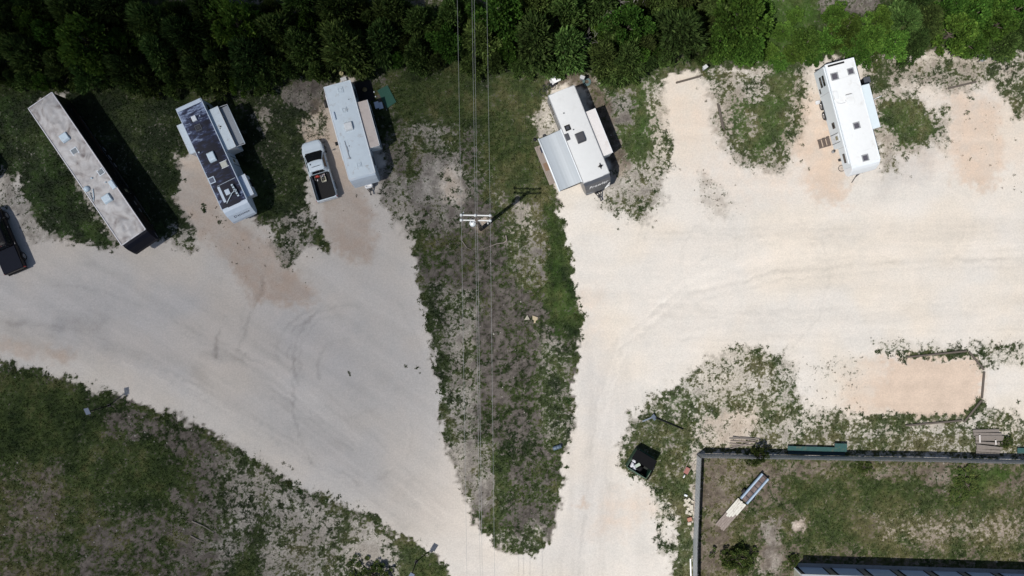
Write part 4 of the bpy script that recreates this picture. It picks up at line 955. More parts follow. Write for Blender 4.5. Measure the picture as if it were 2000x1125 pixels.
# awning: fabric from the wall to the roller, arms and roller
w0, w1 = R4.loc(1094,255.3,2.95), R4.loc(1134,352.7,2.95); r0, r1 = R4.loc(1052,271,2.45), R4.loc(1095.3,375.3,2.45)
ya = -R4.W/2-.03; yr = (r0.y+r1.y)/2; xa0, xa1 = (w0.x+r0.x)/2, (w1.x+r1.x)/2
n = 14; V = []; F = []
for i in range(n+1):
    t = i/n; y = ya+(yr-ya)*t; z = 2.98-.48*t-.10*math.sin(math.pi*t)*(1-.3*t)
    V += [(xa0,y,z),((xa0+xa1)/2,y,z-.03*math.sin(math.pi*t)),(xa1,y,z)]
V2 = [(x,y,z-.006) for x,y,z in V]; b = len(V)
for i in range(n):
    for j in (0,1):
        a = i*3+j; F += [(a,a+1,a+4,a+3),(b+a,b+a+3,b+a+4,b+a+1)]
m_aw = mat('grey_striped_awning', (.27,.305,.335), .4, var=.22, scale=2.2, streak=(.04,2.4,.1))
awn = MB(); awn.add(V+V2, F, True); aw = awn.build('awning', m_aw, R4.e)
MB().cyl((xa0-.06,yr-.04,2.50),(xa1+.06,yr-.04,2.50),.085,.085,12).build('roller', M_white, aw)
MB().span(xa0-.05, xa1+.05, ya-.06, ya+.03, 2.97, 3.07).build('awning_rail', M_white, aw)
for xx in (xa0-.02, xa1+.02):
    ym = (ya+yr)/2; MB().bar((xx,ya,2.2),(xx,ym-.1,2.15),.05,.05).bar((xx,ym-.1,2.15),(xx,yr,2.46),.05,.05).bar((xx,ya,2.9),(xx,yr,2.5),.03,.03).build('awning_arm', M_black, aw)
MB().lathe([(.09,2.3),(.16,2.34),(.17,2.5),(.08,2.55)],14,o=(xa0-.12,yr-.35,0)).bar((xa0-.12,yr-.35,2.45),(xa0-.02,yr,2.45),.05,.05).build('awning_speaker', M_black, aw)

# ---- white fifth-wheel at the right
R5 = rv('fifth_wheel_trailer', 'all-white fifth-wheel trailer with dark roof vents and wooden steps at its door', 'trailer', [(1611.5,127.5),(1667.5,112),(1719,310),(1664.5,326)], 3.7)
M_w5 = mat('clean_white_wall', (.64,.70,.735), .4, var=.04)
rv_shell(R5, 'fifth', M_w5, M_white, M_whiteroof, .75, M_white, goose=2.05)
rv_wheels(R5, (-1.55,-.62), .38, .06); pin_box(R5, 1673, 338); rv_jacks(R5, (-4.0,)); rv_bumper(R5); rv_tail(R5)
for x, y, s in ((1630.5,149,.58),(1661.8,139,.50),(1673.5,245,.52),(1690.5,308,.52)): rv_vent(R5, x, y, s, M_greytrim, mat('dark_vent_lid', (.085,.08,.095), .35))
rv_ac(R5, 1661, 194, 1.0, .72, M_whiteroof, .16)
tr = MB()
cpts = [R5.loc(x,y,3.72) for x,y in ((1627,178),(1629,194),(1634,201),(1642,202.5),(1651,200),(1652,196))]
tr.tube(cpts, [.035]*6, 6); tr.build('roof_cable', M_trim, R5.e)
rv_box_part(R5, 'vent_cover', M_whiteroof, [(1628,179),(1635,177.5),(1638,192),(1631,194)], R5.zr-.03, R5.zr+.12, .04)
rv_box_part(R5, 'rear_ladder_rack', M_black, [(1617,129),(1648,119.5),(1649,121),(1618,131)], R5.zr-.0, R5.zr+.06, .01)
MB().bar(R5.loc(1627,158,3.71), R5.loc(1673,144,3.71), .04, .02).build('roof_seam', M_trim, R5.e)
MB().bar(R5.loc(1688,294,3.71), R5.loc(1701,290,3.71), .03, .02).build('roof_seam', M_trim, R5.e)
for s in (-.3,.1): MB().cyl((-R5.L/2-.14,s,.6),(-R5.L/2-.14,s,3.75),.02,.02,8).build('ladder_rail', M_black, R5.e)
ld = MB()
for zz in np.arange(.9,3.7,.33): ld.bar((-R5.L/2-.14,-.3,zz),(-R5.L/2-.14,.1,zz),.03,.03)
ld.build('ladder_rung', M_black, R5.e)
MB().span(-R5.L/2-.05,-R5.L/2+.0,-R5.W/2+.02,R5.W/2-.02,.7,3.6).build('rear_wall', M_charcoal, R5.e, .02)
xw = [R5.loc(1601,150,2.4), R5.loc(1610,149,2.4)]
rv_window(R5, -3.95,-3.05, 1.55, 1.95, -1); rv_window(R5, -3.95,-3.05, 2.25, 2.65, -1); rv_window(R5, -3.0,-2.6,.95,1.15,-1)
rv_window(R5, .35, .85, 1.75, 2.3, -1); rv_window(R5, 3.35, 4.15, 2.35, 2.75, -1)
MB().span(.45,.75,-R5.W/2-.08,-R5.W/2-.03,1.85,1.95).build('latch', M_black, R5.e)
dx = R5.loc(1629,272,1.6).x; rv_door(R5, dx-.38, dx+.38, -1)
for xx in (-2.35, 2.75): MB().span(xx-.012, xx+.012, -R5.W/2-.006, -R5.W/2+.01, .7 if xx < 0 else 1.7, 3.6).build('wall_seam', M_greytrim, R5.e)
rv_stripe(R5, 2.95, 3.05, M_white, -1)
MB().span(-R5.L/2+.1, R5.L/2-.3, -R5.W/2-.13, -R5.W/2-.02, 3.38, 3.5).build('awning_roller', M_white, R5.e, .04)
rv_slide(R5, [(1682.5,167),(1697.5,164),(1717.5,247.7),(1706.5,250.6)], 3.25, M_w5, mat('pale_ice_roof', (.60,.68,.71), .5, var=.06), M_white, 1, .8)
rv_window(R5, -4.2, -3.6, 1.6, 2.2, 1)
# steps by its door
st = thing('wooden_steps', 'three brown wooden steps leading up to the white trailer door', 'steps', R5.e.location, R5.ang)
for i, (zt, yy) in enumerate(((.60,.28),(.40,.60),(.20,.92))):
    MB().span(dx-.42, dx+.42, -R5.W/2-yy-.15, -R5.W/2-yy+.13, zt-.05, zt).build('tread', mat('brown_step_board', (.10,.075,.06), .8, var=.3), st, .006)
for s in (-.40,.40): MB().prism_xz([(0,0),(1,0),(1,1)],0,1) and None
for s in (-.38,.36):
    MB().add([(dx+s,-R5.W/2-.1,0),(dx+s,-R5.W/2-1.05,0),(dx+s,-R5.W/2-1.05,.15),(dx+s,-R5.W/2-.1,.55),(dx+s+.04,-R5.W/2-.1,0),(dx+s+.04,-R5.W/2-1.05,0),(dx+s+.04,-R5.W/2-1.05,.15),(dx+s+.04,-R5.W/2-.1,.55)], [(0,1,2,3),(7,6,5,4),(0,4,5,1),(1,5,6,2),(2,6,7,3),(3,7,4,0)]).build('stringer', M_oldwood, st)
# ------------------------------------------------------------------ pickups
def pickup(name, label, nose, tail, paint, L, hood, wsl, roofl, crew, cover=None):
    """nose, tail: ground points under the middle of the front and rear bumper"""
    d = nose-tail; ang = math.atan2(d.y, d.x); mid = (nose+tail)/2
    e = thing(name, label, 'pickup', (mid.x, mid.y, 0), ang)
    H = L/2; xh = H-hood-.12; xr0 = xh-wsl; xr1 = xr0-roofl; xc = xr1-.22   # cowl, roof front, roof rear, back of cab
    def ring(x, w, top, bot=.42):
        return [(x,-w*.90,bot),(x,-w,bot+.18),(x,-w,top-.22),(x,-w*.965,top-.07),(x,-w*.82,top),(x,0,top+.025),(x,w*.82,top),(x,w*.965,top-.07),(x,w,top-.22),(x,w,bot+.18),(x,w*.90,bot)]
    b = MB().loft([ring(H-.0,.50,.84,.52), ring(H-.05,.70,.95,.48), ring(H-.16,.85,1.03), ring(H-.38,.94,1.09), ring(H-.8,.975,1.13), ring(xh+.3,.985,1.19), ring(xh,.985,1.22), ring(xc,.985,1.22)], False)
    body = b.build('body', paint, e, .02)
    # cab: lower sill line to roof
    def rr(x0, x1, w, z, r=.10): return [(x0,-w+r,z),(x0+r,-w,z),(x1-r,-w,z),(x1,-w+r,z),(x1,w-r,z),(x1-r,w,z),(x0+r,w,z),(x0,w-r,z)]
    def cabring(t):
        z = 1.20+.66*t; x1 = xh+.12+(xr0-xh-.12)*t; x0 = xc+(xr1-xc)*t; w = .90+(.69-.90)*t; return rr(x0, x1, w, z)
    cb = MB().loft([cabring(0), cabring(.5), cabring(.9)]+[rr(xr1+.05, xr0-.10, .63, 1.845, .12), rr(xr1+.3, xr0-.35, .4, 1.865, .1)], False)
    cab = cb.build('cab', paint, e, .015)
    def quad_on(name, pts, n, m, par, th=.012):
        n = Vector(n).normalized()*th; q = [Vector(p)+n*.5 for p in pts]; q2 = [p-n for p in q]
        return MB().add(q+q2, [(0,1,2,3),(7,6,5,4),(0,4,5,1),(1,5,6,2),(2,6,7,3),(3,7,4,0)]).build(name, m, par)
    def cp(t, s, f):   # point on cab surface: t height, s lateral -1..1, f front/back
        z = 1.20+.66*t; w = (.90-.21*t)*s; x = (xh+.12+(xr0-xh-.12)*t) if f > 0 else (xc+(xr1-xc)*t); return (x, w, z)
    nrm = Vector((.66,0,xh+.12-xr0)).normalized()
    ws = MB()
    nseg = 8; V = []
    for i in range(nseg+1):
        s = -.93+1.86*i/nseg; bow = .09*(1-(s/.93)**2)
        for t in (.0,.93):
            p = Vector(cp(t, s, 1))+nrm*.03; p.x += bow*(1 if t < .5 else .8)-.015-.05*abs(s)**6; V.append(p)
    ws.add(V, [(2*i,2*i+2,2*i+3,2*i+1) for i in range(nseg)], True)
    ws.add([v-nrm*.14 for v in V], [(2*i+1,2*i+3,2*i+2,2*i) for i in range(nseg)], True)
    g = ws.build('windshield', M_glass, cab)
    # curved roof lip and header matching the bowed glass
    quad_on('rear_window', [cp(.18,-.72,-1),cp(.18,.72,-1),cp(.84,.68,-1),cp(.84,-.68,-1)], (-1,0,.35), M_glass, cab, .03)
    for s in (-1, 1):
        lo, hi = .12, .84
        xf0 = xh+.12+(xr0-xh-.12)*lo-.10; xf1 = xh+.12+(xr0-xh-.12)*hi-.08; xb = xc+.12
        def sp(x, t): return (x, s*(.90-.21*t), 1.20+.66*t)
        if crew:
            xm = (xf1+xb)/2-.05
            pans = [[sp(xf0,lo),sp(xm+.04,lo),sp(xm+.04,hi),sp(xf1,hi)], [sp(xm-.04,lo),sp(xb,lo),sp(xb+.15,hi),sp(xm-.04,hi)]]
        else: pans = [[sp(xf0,lo),sp(xb+.25,lo),sp(xb+.28,hi),sp(xf1,hi)]]
        for p in pans: quad_on('side_window', p, (0,s,.32), M_glass, cab, .03)
        for hx in ((xf0-.75,) if not crew else (xf0-.75, xb+.15)): MB().bar((hx,s*1.0,1.08),(hx-.16,s*1.0,1.08),.03,.035).build('door_handle', M_rim if crew else M_black, body)
        mx = xf0-.02; MB().bar((mx,s*.92,1.26),(mx,s*1.10,1.30),.05,.05).box((mx,s*1.17,1.34),(.11,.20,.22)).build('mirror', M_black, cab, .02)
    # bed: floor, sides with hollow inside
    xb0, xb1 = -H+.14, xc-.03
    bw = 1.0
    for s in (-1, 1):
        MB().loft([[(xb1,s*.80,.5),(xb1,s*.97,.45),(xb1,s*.995,.8),(xb1,s*.985,1.14),(xb1,s*.955,1.22),(xb1,s*.80,1.22)], [(xb0,s*.80,.5),(xb0,s*.97,.5),(xb0,s*.985,.8),(xb0,s*.975,1.14),(xb0,s*.945,1.22),(xb0,s*.80,1.22)]]).build('bed_side', paint, e, .015)
        MB().span(xb0+.05, xb1-.05, s*.80, s*.93, 1.2205, 1.245).build('bed_rail', M_black, e, .006)
    MB().span(xb0, xb1, -.799, .799, .52, .60).span(xb1-.05, xb1, -.799, .799, .601, 1.22).build('bed_liner', M_black, e)
    for y in np.arange(-.7,.71,.14): MB().span(xb0+.02, xb1-.06, y-.02, y+.02, .6, .615).build('liner_rib', M_black, e)
    MB().span(xb0-.09, xb0-.002, -.93, .93, .55, 1.22).build('tailgate', paint, e, .02)
    MB().span(-H-.03, -H+.055, -.97, .97, .42, .60).build('rear_bumper', M_rim if not crew else M_black, e, .03)
    MB().loft([[(H-.06,y,.40),(H-.06,y,.62),(H+.03-abs(y)*.09,y,.60),(H+.04-abs(y)*.09,y,.44)] for y in np.linspace(-.95,.95,9)]).build('front_bumper', M_black, e)
    MB().span(H-.09, H-.025, -.5, .5, .66, .88).build('grille', M_black, e, .02)
    for s in (-1, 1):
        MB().box((H-.17, s*.70, .82), (.18,.22,.16), Matrix.Rotation(-s*.65,3,'Z')).build('headlight', M_lamp, e, .03)
        MB().span(xb0-.06, xb0+.06, s*.88, s*1.0, .78, 1.16).build('tail_light', M_redlens, e, .02)
        for wx in (H-.98, -H+1.18):
            wheel(e, wx, s*.90, .40, .40, .27, s)
            n = 10; A = [math.pi*(.04+.92*i/n) for i in range(n+1)]
            MB().prism_xz([(wx+.50*math.cos(a),.42+.50*math.sin(a)) for a in A]+[(wx+.44*math.cos(a),.42+.44*math.sin(a)) for a in A[::-1]], s*.97, s*1.035).build('fender_flare', M_black if crew else paint, e, .01)
    MB().bar((H-.3,-.6,.5),(-H+.3,-.6,.5),.1,.12).bar((H-.3,.6,.5),(-H+.3,.6,.5),.1,.12).bar((H-.98,-.8,.4),(H-.98,.8,.4),.1,.1).bar((-H+1.18,-.8,.4),(-H+1.18,.8,.4),.1,.1).build('chassis', M_steel, e)
    MB().bar((xh+.14,-.75,1.225),(xh+.16,.75,1.225),.10,.02).build('cowl', M_black, e)
    if cover: MB().span(xb0-.02, xb1+.0, -.95, .95, 1.246, 1.285).build('tonneau_cover', cover, e, .02)
    else: MB().lathe([(.02,1.86),(.06,1.87),(.03,1.93)],8,o=((xr0*.8+xr1*.2),.45,0)).bar((xr0*.75+xr1*.25,.42,1.90),(xr0*.9+xr1*.1,.44,1.93),.03,.04).build('roof_antenna', M_black, cab)
    MB().span(xr1-.02, xr1+.0, -.16, .16, 1.77, 1.80).build('brake_light', M_redlens, cab)
    return e, (xb0, xb1)
M_paintw = mat('white_car_paint', (.62,.70,.75), .25, var=.03)
M_paintk = mat('black_car_paint', (.005,.005,.007), .25, var=.2, spec=.2)
T1, bed = pickup('pickup_truck', 'white single-cab pickup with odds and ends in its open black bed', P(607.5,277,.6), P(641,391,.6), M_paintw, 5.65, 1.18, .82, .80, False)
T2, _ = pickup('pickup_truck', 'black crew-cab pickup with covered bed, cut by the left edge', P(-17,407,.5), P(37.5,534,.5), M_paintk, 6.25, 1.15, .75, 1.75, True, mat('black_tonneau', (.008,.010,.018), .7, var=.15, spec=.12))
# load in the white pickup's bed
def in_bed(px, py): return P(px, py, .75)
def put(name, label, cat, loc, rotz=0., group=None): return thing(name, label, cat, loc, rotz, group)
p = in_bed(620.5, 344); t = put('fuel_can', 'red plastic fuel can in the white pickup bed', 'fuel can', (p.x,p.y,.615), .3)
MB().loft([[(-.2,-.14,0),(.2,-.14,0),(.2,.14,0),(-.2,.14,0)],[(-.2,-.14,.3),(.2,-.14,.3),(.2,.14,.3),(-.2,.14,.3)],[(-.12,-.08,.38),(.12,-.08,.38),(.12,.08,.38),(-.12,.08,.38)]]).build('can', mat('red_plastic', (.42,.035,.02), .4), t, .03, 2)
MB().cyl((.15,0,.36),(.24,0,.47),.03,.025,8).build('spout', M_black, t); MB().bar((-.1,0,.42),(.1,0,.42),.05,.03).build('handle', mat('red_plastic', (.42,.035,.02), .4), t)
def crate(px, py, lab, m, rot, s=(.46,.40,.26)):
    p = in_bed(px, py); t = put('crate', lab, 'crate', (p.x,p.y,.615), rot); x, y, z = s
    for a in (-1,1):
        MB().span(a*x/2-.015,a*x/2+.015,-y/2,y/2,0,z).build('side', m, t); MB().span(-x/2+.016,x/2-.016,a*y/2-.015,a*y/2+.015,0,z).build('side', m, t)
    MB().span(-x/2,x/2,-y/2,y/2,0,.02).build('base', m, t)
    return t
crate(629, 339, 'pinkish-white crate behind the cab in the pickup bed', mat('pink_white_plastic', (.70,.62,.64), .5), T1.rotation_euler.z)
crate(632.5, 350, 'cream crate with dark contents in the pickup bed', mat('cream_plastic', (.66,.63,.50), .5), T1.rotation_euler.z)
p = in_bed(632.5,350); t = put('tool_bundle', 'dark tools lying inside the cream crate', 'tools', (p.x,p.y,.64), .7)
for i in range(4): MB().bar((-.12+.07*i,-.1,.1),(-.08+.06*i,.1,.2),.04,.04).build('tool', M_steel, t)
p = in_bed(631,344.5); t = put('jug', 'dark blue jug between the two crates in the pickup bed', 'jug', (p.x,p.y,.615))
MB().lathe([(.12,0),(.13,.05),(.13,.22),(.05,.3),(.04,.34)],12).build('jug_body', M_navy, t); MB().cyl((0,0,.34),(0,0,.37),.045,.045,10).build('cap', M_white, t)
p = in_bed(615,348); t = put('wooden_stick_bundle', 'tangle of tan sticks beside the red can in the pickup bed', 'sticks', (p.x,p.y,.615))
for i in range(5):
    a = random.uniform(.8,2.0); MB().bar((-.25*math.cos(a),-.25*math.sin(a),.03+.03*i),(.25*math.cos(a),.25*math.sin(a),.06+.03*i),.03,.03).build('stick', M_wood, t)
p = in_bed(637,337); t = put('bottle', 'white bottle in the bed corner behind the cab', 'bottle', (p.x,p.y,.615))
MB().lathe([(.07,0),(.075,.16),(.03,.22),(.03,.26)],10).build('bottle_body', M_white, t); MB().cyl((0,0,.26),(0,0,.29),.033,.033,8).build('cap', M_navy, t)
p = in_bed(620,352); t = put('cup', 'pale cup lying in the pickup bed below the red can', 'cup', (p.x,p.y,.66))
MB().lathe([(.05,-.08),(.07,.08),(.06,.08),(.04,-.07)],10,axis='y').build('cup_body', M_lettering, t)

off = copy_tree(R3.e); q = P(-83,282); off.location = (q.x,q.y,0); off.rotation_euler = (0,0,R1.ang)
off['label'] = 'white trailer just beyond the left edge, its shadow falling on the grass'
# ------------------------------------------------------------------ utility pole and lines
ZA = 11.2
pb = P(939.5, 447.5); pole = thing('utility_pole', 'tall wooden utility pole with double white crossarms and a transformer', 'utility pole', (pb.x,pb.y,0))
M_polewood = mat('pole_wood', (.10,.08,.065), .9, var=.3, streak=(6,6,.5))
M_arm = mat('pale_fibreglass_arm', (.62,.63,.62), .5, var=.06)
M_ins = mat('porcelain', (.55,.57,.58), .25, var=.1)
MB().cyl((0,0,-.3),(0,0,ZA+.25),.19,.12,14).build('post', M_polewood, pole)
arms = []
for py in (420.5, 430.3):
    a, b = P(899.5,py-.3,ZA)-pb, P(959,py+.8,ZA)-pb
    arm = MB().bar(a, b, .10, .12).build('crossarm', M_arm, pole, .008); arms.append((a,b))
    for t in (.025,.487,.975):
        q = a.lerp(b, t)
        MB().lathe([(.04,q.z+.05),(.13,q.z+.08),(.13,q.z+.11),(.06,q.z+.13),(.11,q.z+.16),(.105,q.z+.19),(.04,q.z+.24)],12,o=(q.x,q.y,0)).build('insulator', M_ins, arm)
for t in (.36,.62):
    q0, q1 = arms[0][0].lerp(arms[0][1],t), arms[1][0].lerp(arms[1][1],t); MB().bar(q0, q1, .05, .05).build('spacer', M_steel, pole)
for s in (.2,.8):
    for a, b in arms: q = a.lerp(b,s); MB().bar(q, (0,0,ZA-.75), .05, .02).build('brace', M_steel, pole)
tq = P(923,436,9.9)-pb
td = MB().lathe([(.02,9.0),(.26,9.02),(.27,9.1),(.27,9.85),(.25,9.93),(.05,9.97)],18,o=(tq.x,tq.y,0)).build('transformer', mat('pale_grey_can', (.60,.64,.66), .35, .1, var=.05), pole)
MB().bar((tq.x,tq.y,9.5),(0,0,9.5),.12,.3).build('bracket', M_steel, td)
for k in (-.1,.12): MB().lathe([(.05,9.9),(.07,9.95),(.035,10.0),(.06,10.05),(.03,10.15)],10,o=(tq.x+k,tq.y+.08,0)).build('bushing', M_ins, td)
q = P(953,436.5,ZA-.3)-pb; MB().lathe([(.03,ZA-.7),(.06,ZA-.65),(.06,ZA-.3),(.03,ZA-.2)],10,o=(q.x,q.y,0)).bar((q.x,q.y,ZA-.3),(q.x,q.y+.2,ZA-.02),.05,.04).build('fuse_cutout', M_ins, pole)
q = P(905,414.5,ZA-.2)-pb; MB().lathe([(.03,ZA-.6),(.055,ZA-.55),(.055,ZA-.25),(.02,ZA-.1)],10,o=(q.x,q.y,0)).bar((q.x,q.y,ZA-.2),(q.x,q.y-.25,ZA-.02),.05,.04).build('fuse_cutout', M_ins, pole)
mcu = MB(); pts = [arms[1][0].lerp(arms[1][1],.3)+Vector((0,0,.1)), Vector((tq.x-.1,tq.y+.15,10.4)), Vector((tq.x-.1,tq.y+.08,10.12))]
mcu.tube(pts,[.012]*3,5).build('jumper_wire', M_steel, pole)
MB().tube([Vector((.2,0,ZA-1)),Vector((.21,0,.0))],[.03,.03],6).build('ground_conduit', M_greytrim, pole)
M_wire = mat('aluminium_wire', (.30,.31,.31), .5, .3, var=.05)
def wire(label, top, at, bot, zp, thick=.010):
    """through three photograph points: top edge, pole, bottom edge"""
    Y = [P(0,-900,0).y, P(at[0],at[1],zp).y, P(0,2000,0).y]; pts = []
    a, b, c = P(top[0],top[1],zp-.6), P(at[0],at[1],zp), P(bot[0],bot[1],zp-.6)
    for i in range(25):
        y = 62-124*i/24
        if y > b.y: k = (y-b.y)/(a.y-b.y); x = b.x+(a.x-b.x)*k; s = (y-b.y)/60
        else: k = (b.y-y)/(b.y-c.y); x = b.x+(c.x-b.x)*k; s = (b.y-y)/60
        pts.append(Vector((x, y, zp-1.3*(s-.45*s*s))))
    pts.sort(key=lambda p: -p.y)
    j = min(range(len(pts)), key=lambda i: abs(pts[i].y-b.y)); pts[j] = b
    return tag(MB().tube(pts,[thick]*len(pts),5).build('power_line', M_wire), label, 'power line', 'power lines over the wedge')
wire('power line on the left end of the crossarms', (893.5,0), (901,425), (912,1125), ZA+.22)
wire('power line just left of the crossarm centre', (922,0), (928.5,425), (938,1125), ZA+.22)
wire('lower power line passing just right of the crossarm centre', (926.5,0), (932.5,440), (942,1125), ZA-1.6, .011)
wire('power line on the right end of the crossarms', (951,0), (957.5,426), (966,1125), ZA+.22)

# ------------------------------------------------------------------ solar lights and power pedestals
M_panel = mat('solar_cells', (.11,.14,.20), .5, 0, var=.1)
def solar_light(label, base, rot, h=4.2):
    b = P(*base); t = thing('solar_light', label, 'solar light', (b.x,b.y,0), rot, 'solar lights on black posts')
    MB().cyl((0,0,-.2),(0,0,h),.055,.045,10).build('post', M_black, t)
    MB().box((0,0,.03),(.3,.3,.06)).build('base_plate', M_black, t)
    Mr = Matrix.Rotation(.35,3,'X')
    pf = MB().box((0,.05,h+.08),(.46,.66,.035),Mr).build('panel_frame', M_steel, t, .006)
    MB().box((0,.044,h+.101),(.40,.60,.012),Mr).build('solar_panel', M_panel, pf)
    MB().bar((0,0,h-.25),(0,-.2,h-.18),.04,.04).box((0,-.28,h-.2),(.16,.24,.05)).build('lamp_head', M_black, t)
    return t
solar_light('solar light on a black post in the dark lower-left field', (213,792), .25)
solar_light('solar light on a black post at the bottom edge beside the gravel road', (813,1097), -.5)
# toppled one
b0, b1 = P(1279,815.5), P(1334,838); dv = b1-b0; t = thing('solar_light', 'toppled solar light lying in the weeds above the dumpster', 'solar light', (b0.x,b0.y,.12), math.atan2(dv.y,dv.x), 'solar lights on black posts')
MB().cyl((0,0,.05),(dv.length,0,.0),.05,.05,10).build('post', M_black, t)
pf = MB().box((-.12,.0,.12),(.36,.62,.05),Matrix.Rotation(.5,3,'Y')@Matrix.Rotation(1.1,3,'Z')).build('solar_panel', mat('faded_panel', (.15,.18,.225), .4), t, .01)
MB().bar((-.3,-.1,.06),(-.95,-.75,.03),.12,.05).build('lamp_arm', mat('faded_panel', (.15,.18,.225), .4), t)
M_ped = mat('grey_enclosure', (.40,.44,.48), .45, .2, var=.08)
def pedestal(label, px, py, rot, h=1.35):
    b = P(px,py); t = thing('power_pedestal', label, 'pedestal', (b.x,b.y,0), rot, 'power pedestals at the trailer sites')
    MB().span(-.05,.05,-.05,.05,-.1,h-.5).build('post', M_oldwood, t); bx = MB().span(-.12,.12,-.17,.17,h-.55,h).build('enclosure', M_ped, t, .015)
    MB().box((.03,0,h+.02),(.34,.42,.03),Matrix.Rotation(.25,3,'Y')).build('lid', M_trim, bx, .006)
    MB().span(.12,.135,-.12,.12,h-.45,h-.1).build('cover_door', M_greytrim, bx)
pedestal('grey power pedestal beneath the trees above the empty gravel site', 1372, 138, 2.2)
pedestal('grey power pedestal at the far right under the shrubs', 1909, 121, 2.6)
pedestal('white-capped power pedestal behind the charcoal-nosed trailer', 1135, 158, 1.2)
# ------------------------------------------------------------------ dumpster with rubbish
ca = P(1249,901); D = thing('dumpster', 'dark green open dumpster at the road edge with white rubbish inside', 'dumpster', (ca.x,ca.y,0), math.radians(-31))
M_dg = mat('dumpster_green', (.014,.06,.035), .5, .1, var=.3, dirt=(.05,.035,.02), dirt_amt=.25, dirt_scale=4)
M_dgk = mat('dark_inside', (.015,.018,.016), .8)
hx, hy = 1.0, .92
M_lid = mat('dull_black_lid', (.007,.007,.008), .9, var=.2, spec=.1)
for s in (-1,1):
    MB().prism_xz([(-hx,.15),(hx,.15),(hx,1.55),(-hx,1.25)], s*hy-.03, s*hy+.03).build('side_wall', M_dg, D)
    MB().box((0,s*(hy+.09),.85),(1.5,.12,.16)).build('fork_pocket', M_dg, D, .01)
MB().span(-hx-.03,-hx+.02,-hy+.031,hy-.031,.15,1.25).build('front_wall', M_dg, D); MB().span(hx-.02,hx+.03,-hy+.031,hy-.031,.15,1.55).build('rear_wall', M_dg, D)
MB().span(-hx+.03,hx-.03,-hy+.04,hy-.04,.15,.2).build('floor', M_dgk, D)
for xx in (-.5,0,.5):
    for s in (-1,1): MB().span(xx-.03,xx+.03,s*(hy+.031),s*(hy+.07),.2,1.3).build('rib', M_dg, D)
# lids: one closed (upper half), one folded back over the side
ang = math.atan2(.3, 2*hx)
MB().add([(-hx-.04,-.02,1.29),(hx+.04,-.02,1.60),(hx+.04,hy+.06,1.60),(-hx-.04,hy+.06,1.29),(-hx-.04,-.02,1.26),(hx+.04,-.02,1.57),(hx+.04,hy+.06,1.57),(-hx-.04,hy+.06,1.26)],[(0,1,2,3),(7,6,5,4),(0,4,5,1),(1,5,6,2),(2,6,7,3),(3,7,4,0)]).build('lid', M_lid, D, .01)
MB().add([(hx+.06,-hy-.06,1.60),(hx+.06,-.05,1.60),(hx+.42,-.05,.55),(hx+.42,-hy-.06,.55),(hx+.09,-hy-.06,1.61),(hx+.09,-.05,1.61),(hx+.45,-.05,.56),(hx+.45,-hy-.06,.56)],[(3,2,1,0),(4,5,6,7),(0,1,5,4),(1,2,6,5),(2,3,7,6),(3,0,4,7)]).build('lid', M_lid, D, .01)
def lump(r, seed, sq=.7):
    rs = random.Random(seed); m = MB(); n, k = 12, 7; V = []
    for j in range(k+1):
        th = math.pi*j/k
        for i in range(n):
            a = 2*math.pi*i/n; q = r*(1+.28*math.sin(3*a+seed)*math.sin(th)+rs.uniform(-.12,.12)); V.append((q*math.sin(th)*math.cos(a), q*math.sin(th)*math.sin(a), q*sq*math.cos(th)))
    m.add(V, [(j*n+i,j*n+(i+1)%n,(j+1)*n+(i+1)%n,(j+1)*n+i) for j in range(k) for i in range(n)], True); return m
Dm = Matrix.Translation(D.location) @ Matrix.Rotation(D.rotation_euler.z,4,'Z')
M_bag = mat('white_bin_bag', (.55,.56,.60), .35, var=.15, bump=.3, bscale=9)
for i, (x,y,z,r,lab,m) in enumerate([(-.55,-.55,.9,.26,'largest white rubbish bag at the near corner of the dumpster',M_bag),(-.25,-.72,.92,.18,'small white rubbish bag against the dumpster wall',M_bag),(-.62,-.12,.86,.2,'white rubbish bag under the dumpster lid edge',M_bag),(.2,-.62,.72,.36,'black rubbish bag at the back of the dumpster',M_black)]):
    q = Dm @ Vector((x,y,z)); tag(lump(r, i+3).build('rubbish_bag', m, None, 0, 1, q), lab, 'rubbish bag', 'bags in the dumpster')
q = Dm @ Vector((-.2,-.35,.8)); t = thing('cardboard_box', 'pale green-white box among the dumpster rubbish', 'box', q, .5)
MB().span(-.2,.2,-.14,.14,0,.2).build('carton', mat('pale_green_card', (.38,.45,.38), .7), t); MB().box((.24,0,.2),(.12,.28,.01)).build('flap', mat('pale_green_card', (.38,.45,.38), .7), t)
# ------------------------------------------------------------------ fence and storage building
M_fence = mat('grey_fence_metal', (.47,.49,.51), .5, .15, var=.10, dirt=(.36,.36,.36), dirt_amt=.3, dirt_scale=1.5)
M_frail = mat('dark_fence_frame', (.10,.105,.11), .6, .2, var=.15)
def fence(label, pts, h=1.85, seg=2.44):
    t = thing('metal_fence', label, 'fence', (0,0,0))
    t.location = pts[0]
    for a, b in zip(pts[:-1], pts[1:]):
        d = b-a; n = max(1, round(d.length/seg)); u = d.normalized(); ang = math.atan2(u.y,u.x)
        for i in range(n):
            p0, p1 = a+d*(i/n), a+d*((i+1)/n); L = (p1-p0).length; m = MB()
            k = 16; prof = []
            for j in range(k+1): prof.append((L*j/k, .022 if j % 2 else 0.0))
            m.loft([[(x,y+.0,.04),(x,y+.006,.04),(x,y+.006,h),(x,y,h)] for x,y in prof], False)
            o = m.build('panel', M_fence, t, 0, 1, p0-pts[0], ang)
            MB().span(-.045,.045,-.12,-.03,-.2,h-.03).build('post', M_frail, t, .006, 1, p0-pts[0], ang)
        for zz in (.35, h-.16):
            MB().bar((0,-.055,zz),(d.length,-.055,zz),.045,.07).build('rail', M_frail, t, 0, 1, a-pts[0], ang)
fence('grey metal fence along the upper side of the yard', [P(1361.5,886), P(1800,893.5), P(2240,904)])
